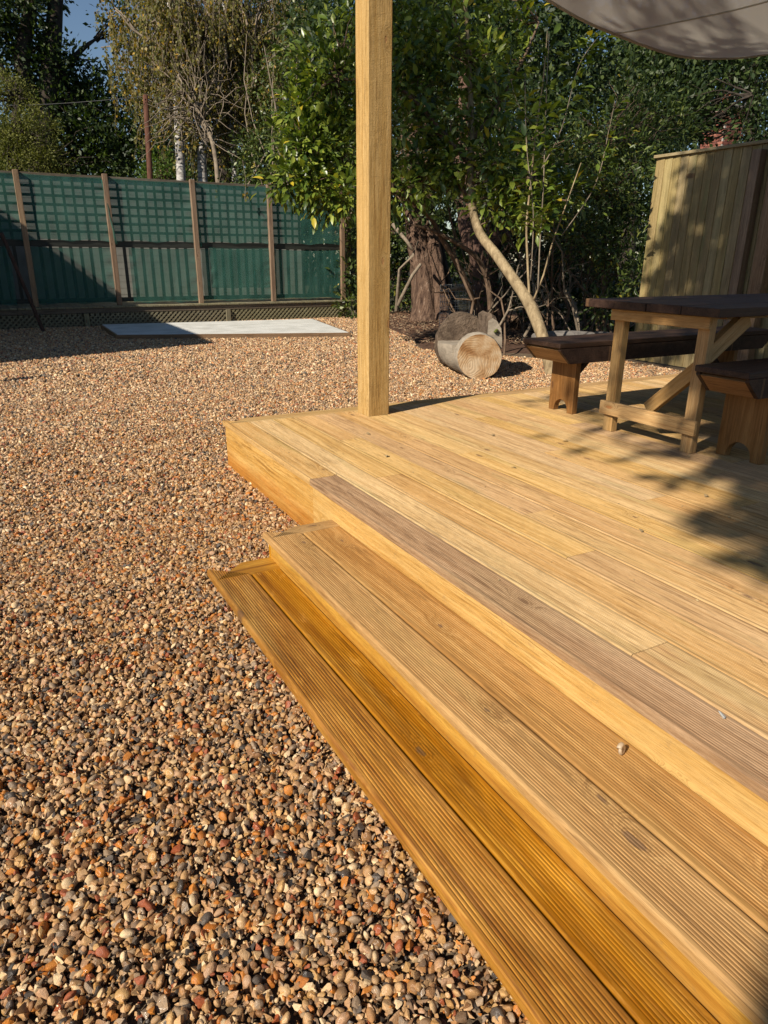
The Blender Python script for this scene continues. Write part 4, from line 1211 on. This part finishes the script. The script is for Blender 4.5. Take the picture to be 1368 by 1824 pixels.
# ------------------------------------------------------------------ birches behind the screen fence
def birch(label, base, pts, rad, fan, nleaf, seed):
    random.seed(seed)
    t = thing('birch_tree', label, 'tree', base, 'birches behind the netting fence')
    P3 = [base] + [P(*p) for p in pts]
    trunk(t, M['bark_birch'], P3, rad, 10)
    mbB, mbT = MB(), MB(); C, D, Nn, S = [], [], [], []
    for (ox, oy, ow), (ex, ey, ew) in fan:
        a, e = P(ox, oy, ow), P(ex, ey, ew)
        pts_ = wiggle(a, e, 9, .10, -.08)
        mbB.tube(pts_, [.04 * (1 - .8 * i / 9) + .006 for i in range(10)], 6)
        for k in range(26):
            q = pts_[random.randint(2, 9)] + Vector((random.gauss(0, .25), random.gauss(0, .25), random.gauss(0, .12)))
            L = random.uniform(.5, 1.9)
            d = Vector((random.gauss(0, .28), random.gauss(0, .28), -1))
            tip = q + d * L
            tw = wiggle(q, tip, 5, .08)
            mbT.tube([pts_[random.randint(3, 9)]] + tw if False else tw, [.006 * (1 - .7 * i / 5) for i in range(6)], 3, cap=False)
            for j in range(nleaf):
                i = random.randint(0, 4); p = tw[i].lerp(tw[i+1], random.random()) + Vector((random.gauss(0, .03), random.gauss(0, .03), 0))
                C.append(p); D.append(Vector((random.gauss(0, .7), random.gauss(0, .7), -.8))); Nn.append(Vector((random.gauss(0, 1), random.gauss(0, 1), random.gauss(0, 1)))); S.append(random.uniform(.06, .11))
    mbB.build('limb', M['bark_twig'], t, smooth=True)
    mbT.build('twigs', M['bark_twig'], t)['kind'] = 'stuff'
    link('crown', leaf_mesh('crown', a3(C), a3(D), a3(Nn), np.array(S), .7, 'quad'), M['leaf_birch'], t)
    return t
def fan(ox, oy, w, n, spread, seed, x0, x1, y0, y1):
    rr = random.Random(seed); out = []
    for k in range(n):
        out.append(((ox + rr.uniform(-8, 8), oy - rr.uniform(0, spread), w), (rr.uniform(x0, x1), rr.uniform(y0, y1), w + rr.uniform(-1.6, 1.6))))
    return out
birch('birch with the whitest trunk and long drooping yellowing twigs', gz(328, 470, 17.5), [(322, 300, 17.5), (318, 230, 17.5), (312, 120, 17.5), (300, -20, 17.5), (290, -200, 17.5)], [.14, .115, .105, .09, .06, .03],
      fan(318, 200, 17.5, 22, 220, 1, 170, 330, -120, 180), 24, 41)
birch('leaning grey birch with dense bare branches behind the netting', gz(372, 480, 18), [(360, 300, 18), (365, 250, 18), (375, 180, 18), (398, 60, 18), (402, -120, 18)], [.14, .12, .10, .085, .07, .03],
      fan(372, 230, 18, 26, 260, 2, 290, 480, -120, 230), 22, 42)
birch('slender birch nearest the laurel, hung with olive leaves', gz(425, 480, 18.5), [(418, 300, 18.5), (412, 240, 18.5), (408, 140, 18.5), (420, 20, 18.5), (430, -160, 18.5)], [.10, .085, .075, .06, .05, .025],
      fan(415, 220, 18.5, 24, 240, 3, 390, 560, -120, 220), 24, 43)
random.seed(77)
# bare pale branch spray in front of the birches
br = thing('bare_sapling', 'leafless pale branching sapling in front of the birches', 'tree', gz(385, 480, 16.8))
trunk(br, M['bark_twig'], [gz(395, 480, 16.8), P(385, 290, 16.8), P(360, 215, 16.8), P(330, 165, 16.8), P(295, 120, 16.8)], [.07, .055, .045, .035, .015], 8)
mb = MB()
for k in range(70):
    a = random.choice([P(360, 215, 16.8), P(330, 165, 16.8), P(372, 250, 16.8), P(345, 190, 16.8)])
    e = P(random.uniform(235, 460), random.uniform(60, 290), 16.8 + random.uniform(-1, 1))
    mb.tube(wiggle(a, e, 7, .14, -.06), [.016 * (1 - .8 * i / 7) + .002 for i in range(8)], 4, cap=False)
mb.build('branches', M['bark_twig'], br, smooth=True)['kind'] = 'stuff'
# two yellow-leaved twigs hanging before the netting
for lab, L in (('hanging birch twig with a few yellow leaves before the netting, nearer the steps side', [(395, 300, 13.2), (388, 335, 13.2), (384, 352, 13.2)]), ('hanging twig with green and yellow leaves closest to the laurel', [(432, 285, 13.0), (438, 320, 13.0), (436, 356, 13.0)])):
    pts = [P(*p) for p in L]
    t = thing('hanging_twig', lab, 'twig', pts[0])
    mb = MB(); mb.tube(pts, .004, 4); mb.build('stem', M['bark_twig'], t)
    n = 14
    C = [pts[1].lerp(pts[2], random.uniform(.2, 1)) + Vector((random.gauss(0, .03), random.gauss(0, .03), random.gauss(0, .02))) for _ in range(n)]
    link('leaves', leaf_mesh('leaves', a3(C), a3([Vector((random.gauss(0, 1), random.gauss(0, 1), -1)) for _ in C]), a3([Vector((random.gauss(0, 1), -1, random.gauss(0, 1))) for _ in C]), np.full(n, .075), .6, 'quad'), M['leaf_birch'], t)

# telegraph pole and wire
mb = MB(); p = gz(266, 400, 17); q = P(259, 170, 17); mb.tube([p, q], [.085, .06], 10)
tp_ = thing('wooden_pole', 'thin reddish brown pole rising behind the netting fence', 'pole', p)
mb.build('pole', bark('creosoted_pole', (.07,.03,.02), (.15,.07,.045), (9, 9, 1), .4, .01), tp_, smooth=True)
mb = MB(); a, b = P(258, 172, 17), P(-300, 165, 19)
mb.tube([a.lerp(b, k / 14) - Vector((0, 0, .25 * math.sin(math.pi * k / 14))) for k in range(15)], .008, 5); mb.build('wire', M['felt'], tp_)

# ------------------------------------------------------------------ tall trees
def big_tree(name, label, base, limbs, blobs, mat, leaf, group=None, sub=.55, per=34, r0=.035, twn=150, width=.55, up=.4):
    t = thing(name, label, 'tree', base, group)
    SC = crown(t, mat, blobs, leaf, 'quad', width, sub=sub, per=per, up=up)
    sp = []
    for i, (pts, rad) in enumerate(limbs):
        trunk(t, M['bark_dark'], pts, rad, 12, name='trunk' if i == 0 else 'limb'); sp += [Vector(q) for q in pts[1:]]
    twigs_to(t, M['bark_dark'], sp, SC, r0, twn, 'branch')
    return t
ob = gz(60, 480, 24)
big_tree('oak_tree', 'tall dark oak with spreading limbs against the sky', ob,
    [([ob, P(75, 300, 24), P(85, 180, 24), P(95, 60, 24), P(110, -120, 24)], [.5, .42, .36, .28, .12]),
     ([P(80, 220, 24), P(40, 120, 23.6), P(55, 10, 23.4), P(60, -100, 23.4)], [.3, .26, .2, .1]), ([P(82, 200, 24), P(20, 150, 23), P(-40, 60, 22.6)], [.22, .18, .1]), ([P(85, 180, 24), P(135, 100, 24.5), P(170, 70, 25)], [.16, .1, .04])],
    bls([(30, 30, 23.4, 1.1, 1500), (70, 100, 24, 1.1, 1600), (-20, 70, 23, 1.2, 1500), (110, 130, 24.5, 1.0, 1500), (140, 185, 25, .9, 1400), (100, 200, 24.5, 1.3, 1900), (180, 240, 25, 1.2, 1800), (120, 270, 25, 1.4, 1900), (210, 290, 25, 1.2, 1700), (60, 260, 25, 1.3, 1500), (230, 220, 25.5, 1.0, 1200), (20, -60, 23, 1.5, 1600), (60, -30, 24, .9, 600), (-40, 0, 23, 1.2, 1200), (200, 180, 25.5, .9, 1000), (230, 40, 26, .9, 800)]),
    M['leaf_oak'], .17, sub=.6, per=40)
bb = gz(30, 420, 18)
big_tree('round_conifer', 'rounded olive green conifer beyond the netting fence', bb, [([bb, P(30, 260, 18), P(30, 180, 18)], [.2, .15, .05])],
    bls([(10, 200, 18, .95, 4200), (60, 250, 17.8, .75, 3600), (-20, 270, 18, .9, 2600), (30, 300, 17.6, .8, 3200), (85, 290, 17.8, .5, 1800), (15, 160, 18.3, .5, 1500)]), M['leaf_olive'], .075, sub=.22, per=30, width=.4)
# far trees: a rank of dark crowns with sky between
far = [('tall dark conifer above the birches, behind their yellowing twigs', 400, 28, [(380, 20, 28, 1.9, 2200), (450, 120, 28, 1.9, 2200), (400, 230, 28, 2.0, 2200), (520, 40, 28, 1.8, 2000), (480, 220, 28, 1.8, 2000), (300, 250, 29, 1.6, 1600)]),
       ('dark conifer with a broad crown behind the thick post', 640, 24, [(600, 60, 24, 1.9, 2400), (680, 120, 24, 1.8, 2400), (560, 180, 24, 1.6, 2000), (620, 260, 24, 1.9, 2200), (700, 20, 24, 1.8, 2200), (720, 240, 24, 1.8, 2000), (540, -20, 25, 1.7, 1600)]),
       ('dark conifer over the laurel, with blue sky showing at its edge', 860, 22, [(820, 20, 22, 1.7, 2600), (900, 90, 22, 1.6, 2400), (960, 30, 22, 1.3, 1700), (860, 180, 22, 1.7, 2400), (960, 170, 22, 1.5, 2200), (780, 110, 22, 1.6, 2200), (1030, 60, 22.5, .7, 500), (1000, 250, 22, 1.6, 2000)]),
       ('dark tree under the sail edge with gaps of sky in its crown', 1120, 24, [(1090, 170, 24, 1.1, 1300), (1150, 100, 24, 1.0, 900), (1060, 120, 24.5, .6, 330), (1180, 190, 24, 1.4, 2000), (1100, 260, 24, 1.5, 1900), (1120, 40, 24.5, 1, 600)]),
       ('dark tree beyond the board fence, partly behind the chimney', 1340, 26, [(1300, 60, 26, 2, 2200), (1380, 130, 26, 2, 2200), (1240, 120, 26, 1.6, 1800), (1340, 240, 27, 1.8, 1500), (1440, 40, 26, 2, 1500), (1200, 30, 27, 1.4, 1200)])]
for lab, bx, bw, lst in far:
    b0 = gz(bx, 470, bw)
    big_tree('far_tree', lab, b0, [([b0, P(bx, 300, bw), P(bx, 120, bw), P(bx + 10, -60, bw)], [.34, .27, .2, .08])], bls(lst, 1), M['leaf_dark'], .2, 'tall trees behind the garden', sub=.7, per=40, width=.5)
# bright hedge peeping over the fence between pole and birch
hb = gz(290, 420, 19.5)
shrub('hazel_bush', 'sunlit bright green bush between the brown pole and birches', 'shrub', hb, [hb, P(288, 330, 19.5), P(286, 290, 19.5)], bls([(285, 290, 19.5, .45, 900), (300, 310, 19.3, .4, 700), (270, 310, 19.6, .35, 500), (345, 310, 19.8, .5, 700)]), M['leaf_bright'], M['bark_brown'], .08, sub=.2, per=18)
mb_ = thing('mixed_hedge', 'tall tangled hedge linking the birches and the laurel', 'hedge', gz(500, 480, 16.5))
crown(mb_, M['leaf_shrub'], bls([(470, 280, 16.5, .7, 1300), (520, 230, 16.5, .8, 1500), (560, 290, 16, .8, 1500), (500, 160, 17, .8, 1300), (610, 330, 15.6, .8, 1400), (540, 110, 17, .8, 1200), (590, 400, 15.4, .6, 900), (640, 260, 16, .9, 1500), (440, 320, 17, .5, 700), (620, 150, 16.5, .9, 1400), (570, 40, 17, .9, 1200)]), .085, sub=.3, per=20, width=.5)
mb = MB()
for k in range(26):
    a = gz(random.uniform(450, 640), 480, 16.4); e = P(random.uniform(440, 640), random.uniform(60, 330), 16.4 + random.uniform(-.6, .6))
    mb.tube(wiggle(a, e, 7, .1), [.03 * (1 - .8 * i / 7) + .003 for i in range(8)], 5, cap=False)
mb.build('stems', M['bark_twig'], mb_, smooth=True)['kind'] = 'stuff'
# distant wood closing the view low down
fw_ = []
for k in range(64):
    x_ = -700 + k * 44
    for yy in (300, 380, 440): fw_.append((P(x_ + random.uniform(-20, 20), yy + random.uniform(-30, 30), 36 + random.uniform(-3, 3)), (1.6, 1.6, 1.5), 330))
C, D, Nn, S, SC = clump_leaves(fw_, .42, sub=.8, per=40)
tag(link('distant_wood', leaf_mesh('distant_wood', C, D, Nn, S, .6, 'quad'), M['leaf_dark']), 'dark far-off wood closing the view behind every tree', 'wood', kind='stuff')

# brick chimney far behind the right fence
ch = thing('brick_chimney', 'red brick chimney showing through leaves above the board fence', 'chimney', gz(1285, 300, 21))
def brick_mat():
    t = NT('red_brick'); r = t.objrand(); n = t.noise(t.coord(), 20, 4)
    col = t.ramp(t.math('ADD', t.math('MULTIPLY', r, .6), t.math('MULTIPLY', n, .4)), [(.2, (.16,.06,.045)), (.6, (.28,.10,.07)), (.9, (.36,.17,.12))])
    return t.done(t.bsdf(col, .9, t.bump(n, .3, .01), .2))
M['brick'] = brick_mat(); M['mortar'] = plain('mortar', (.30,.27,.24), (.4,.37,.33), 20, .95)
cc = P(1285, 240, 21); z0, z1 = P(1285, 330, 21).z, P(1285, 198, 21).z
box('mortar_core', M['mortar'], ch, cc.x - .39, cc.x + .39, cc.y - .39, cc.y + .39, 0, z1)
bshape = None
rows = int((z1 - z0) / .082)
for k in range(rows):
    for fx, fy, ang in ((0, -1, 0), (-1, 0, 90)):
        for j in range(4):
            if len(ch.children) > 290: break
            off = -.39 + .1 + j * .2 + (.05 if k % 2 else -.02)
            if bshape is None:
                mb = MB(); mb.box(-.094, .094, -.012, .012, -.035, .035); o = mb.build('brick', M['brick'], ch); bshape = o.data
            else: o = link('brick', bshape, M['brick'], ch)
            o.rotation_euler = (0, 0, R(ang))
            o.location = o.location + Vector((cc.x + (off if fy else fx * .392), cc.y + (off if fx else fy * .392), z0 + k * .082))
box('cap', M['mortar'], ch, cc.x - .44, cc.x + .44, cc.y - .44, cc.y + .44, z1 + .001, z1 + .12)
mb = MB(); mb.tube([(cc.x, cc.y, z1 + .12), (cc.x, cc.y, z1 + .3), (cc.x, cc.y, z1 + .42)], [.14, .12, .13], 12)
mb.build('chimney_pot', plain('terracotta', (.40,.13,.06), (.5,.18,.09), 10), ch, smooth=True)

# ------------------------------------------------------------------ things out of the picture whose shade falls into it
gar = thing('garage', 'flat roofed pale garage standing left of the view, shading the slab', 'garage', (-4.5, 11, 0))
box('wall', M['render'], gar, -7, -2.2, 8.65, 16, -.05, 3.9); box('roof', M['felt'], gar, -7.05, -2.18, 8.63, 16.05, 3.901, 4.0)
sh = thing('shade_tree', 'tall tree left of the view that dapples the table and fence with shade', 'tree', (-4.45, -1.435, 0))
def toward_sun(x, y, d, z=HD): return Vector((x, y, z)) - SUN * d
SB = [(toward_sun(3.42, 1.42, 11), .6, 2600), (toward_sun(4.25, 1.95, 11), .75, 2900), (toward_sun(5.05, 2.65, 11.4), .8, 2900), (toward_sun(4.1, .8, 11), .75, 1500), (toward_sun(5.0, 1.4, 11.5), .9, 2000),
      (toward_sun(4.4, 2.85, 11), .38, 300), (toward_sun(4.75, 3.2, 11), .42, 260), (toward_sun(3.12, 2.88, 11), .14, 70), (toward_sun(3.14, 2.05, 11, .55), .26, 500), (toward_sun(3.16, 3.36, 11, .66), .10, 90), (toward_sun(5.9, 2.4, 12), .9, 800), (toward_sun(4.6, .0, 12), 1.0, 800),
      (toward_sun(7.2, 5.25, 10, 1.5), .8, 2600), (toward_sun(7.2, 5.75, 10, .65), .45, 600), (toward_sun(7.2, 4.6, 10, .9), .75, 2200), (toward_sun(7.2, 4.4, 10, 2.0), .75, 2200), (toward_sun(7.2, 6.12, 10, 1.15), .22, 120), (toward_sun(7.2, 6.2, 10, .3), .35, 200), (toward_sun(7.2, 5.35, 10, 2.2), .45, 700)]
for q in ((880, 110, 8.5, .8, 600), (760, 110, 8.4, .6, 420), (900, 270, 8.3, .65, 420), (1000, 330, 8.8, .7, 500), (1010, 440, 10, .7, 800), (800, 250, 8.5, .5, 560), (790, 360, 9.5, .6, 600), (940, 480, 10, .7, 700), (1090, 420, 9.6, .55, 500), (1180, 330, 11, .8, 700), (900, 400, 11, .8, 800), (760, 20, 8.5, .6, 500)):
    SB.append((P(*q[:3]) - SUN * 17, q[3], q[4]))
SC = crown(sh, M['leaf_oak'], SB, .13, 'quad', .6, sub=.28, per=18, up=.4)
spn = [Vector((-4.45, -1.435, -.06)), Vector((-4.45, -1.435, 2.4)), Vector((-4.44, -1.43, 4.6)), Vector((-4.3, -1.2, 5.6)), Vector((-4.1, -.7, 6.6)), Vector((-3.9, .4, 7.6))]
trunk(sh, M['bark_brown'], spn, [.17, .15, .14, .10, .07, .04], 12)
twigs_to(sh, M['bark_brown'], spn[3:], SC, .02, 50, 'branch')
mb = MB(); mb.tube([(-.62, 7.79, -.03), (-.61, 7.80, .45), (-.60, 7.79, .62), (-.6, 7.8, .74), (-.6, 7.8, .84)], [.03, .03, .05, .07, .02], 8)  # added stake, there only to cast a narrow shadow on the gravel
tag(mb.build('shadow_stake', M['fencepost']), 'unseen stake added left of the view to shade the gravel', 'stake')

# ------------------------------------------------------------------ small litter
mb = MB()
me = pebble_mesh(3); me.materials.append(M['concrete']); o = link('white_stone', me, M['concrete']); o.scale = (.014, .010, .009); o.location = (1.252, .748, HD + .005); o.rotation_euler = (.2, .1, .6)
tag(o, 'small white stone chip lying on the brown deck board', 'stone')
M['shell'] = plain('snail_shell', (.40,.28,.16), (.62,.50,.36), 60, .5, .2)
mb = MB(); pts, rad = [], []
for k in range(34):
    t = k / 33; a = t * math.pi * 2 * 2.4
    r = .0115 * t
    pts.append((math.cos(a) * r, math.sin(a) * r, .004 * (1 - t))); rad.append(.0012 + .0052 * t)
mb.tube(pts, rad, 8)
o = mb.build('snail_shell', M['shell'], None, smooth=True); o.location = (1.10, .87, .165 + .012); o.rotation_euler = (R(80), 0, R(20))
tag(o, 'tiny striped snail shell lying on the upper step', 'shell')
M['scrap'] = plain('dry_scrap', (.20,.13,.06), (.55,.42,.22), 90, .8, .2)
scraps = [(1.75, 3.35, 'pale wood splinter on the deck in front of the post'), (2.05, 2.45, 'dry curled leaf scrap mid deck'), (2.62, 2.72, 'small leaf scrap between post and table'), (2.95, 2.2, 'dark leaf crumb by the table leg'), (2.35, 3.0, 'splinter on the boards right of the post'), (1.62, 2.9, 'thin curl of bark near the deck corner'), (1.95, 1.6, 'dry leaf scrap near the brown board'), (2.5, 1.75, 'leaf crumb in the dappled shade')]
for x_, y_, lab in scraps:
    mb = MB(); L = random.uniform(.014, .03)
    n = 5; V = []
    for i in range(n + 1):
        t = i / n; wdt = .3 * L * math.sin(math.pi * (.1 + .8 * t))
        for s in (-1, 1): V.append((t * L - L / 2, s * wdt, .004 + .006 * math.sin(t * 3) * (1 if s > 0 else .4)))
    V += [(a, b, c - .0015) for a, b, c in V]
    m_ = 2 * (n + 1)
    F = [(2*i, 2*i+2, 2*i+3, 2*i+1) for i in range(n)] + [(m_+2*i+1, m_+2*i+3, m_+2*i+2, m_+2*i) for i in range(n)] + [(2*i+1, 2*i+3, m_+2*i+3, m_+2*i+1) for i in range(n)] + [(m_+2*i, m_+2*i+2, 2*i+2, 2*i) for i in range(n)]
    mb.add(V, F); o = mb.build('leaf_scrap', M['scrap']); o.location = (x_, y_, HD + .001); o.rotation_euler = (0, 0, random.uniform(0, 6))
    tag(o, lab, 'leaf scrap', 'scraps of litter on the deck')
mb = MB()
for k in range(150):
    x_, y_ = random.uniform(1.2, 4.4), random.uniform(.6, 3.9)
    r_ = random.uniform(.002, .006); a_ = random.uniform(0, 6.28); e_ = Vector((math.cos(a_), math.sin(a_), 0)) * r_ * random.uniform(1, 2.2); f_ = Vector((-math.sin(a_), math.cos(a_), 0)) * r_ * .6
    c_0 = Vector((x_, y_, HD + .0012))
    mb.add([c_0 - e_, c_0 + f_, c_0 + e_, c_0 - f_, c_0 + Vector((0, 0, r_ * .6))], [(0, 1, 4), (1, 2, 4), (2, 3, 4), (3, 0, 4)])
o = mb.build('wood_crumbs', M['scrap']); tag(o, 'tiny crumbs of bark and sawdust strewn over the deck boards', 'litter', kind='stuff')
# bark chips and needles on the soil
chip = bpy.data.collections.new('chip_shapes')
for i in range(4):
    mb = MB(); mb.box(-1, 1, -.22, .22, -.07, .07); o = bpy.data.objects.new('bark_chip', None)
    me = bpy.data.meshes.new('bark_chip'); me.from_pydata(mb.v, [], mb.f)
    me.materials.append(bark('chip_%s' % 'abcd'[i], [(.08,.04,.025), (.16,.085,.05), (.28,.17,.10), (.4,.28,.17)][i], [(.12,.06,.04), (.24,.13,.08), (.38,.25,.15), (.5,.38,.25)][i], (3, 3, 3), .3, .01))
    chip.objects.link(bpy.data.objects.new('bark_chip', me))
scatter('bark_litter', [[(5.3, 8.4), (6.3, 11.2), (6.9, 13.4), (9, 14), (10, 10), (7.4, 7.6)]], 420, .024, 'reddish bark chips and needles strewn on the soil bed', 51, .075, 'bark chips', chip, .4, 1.6, .3)
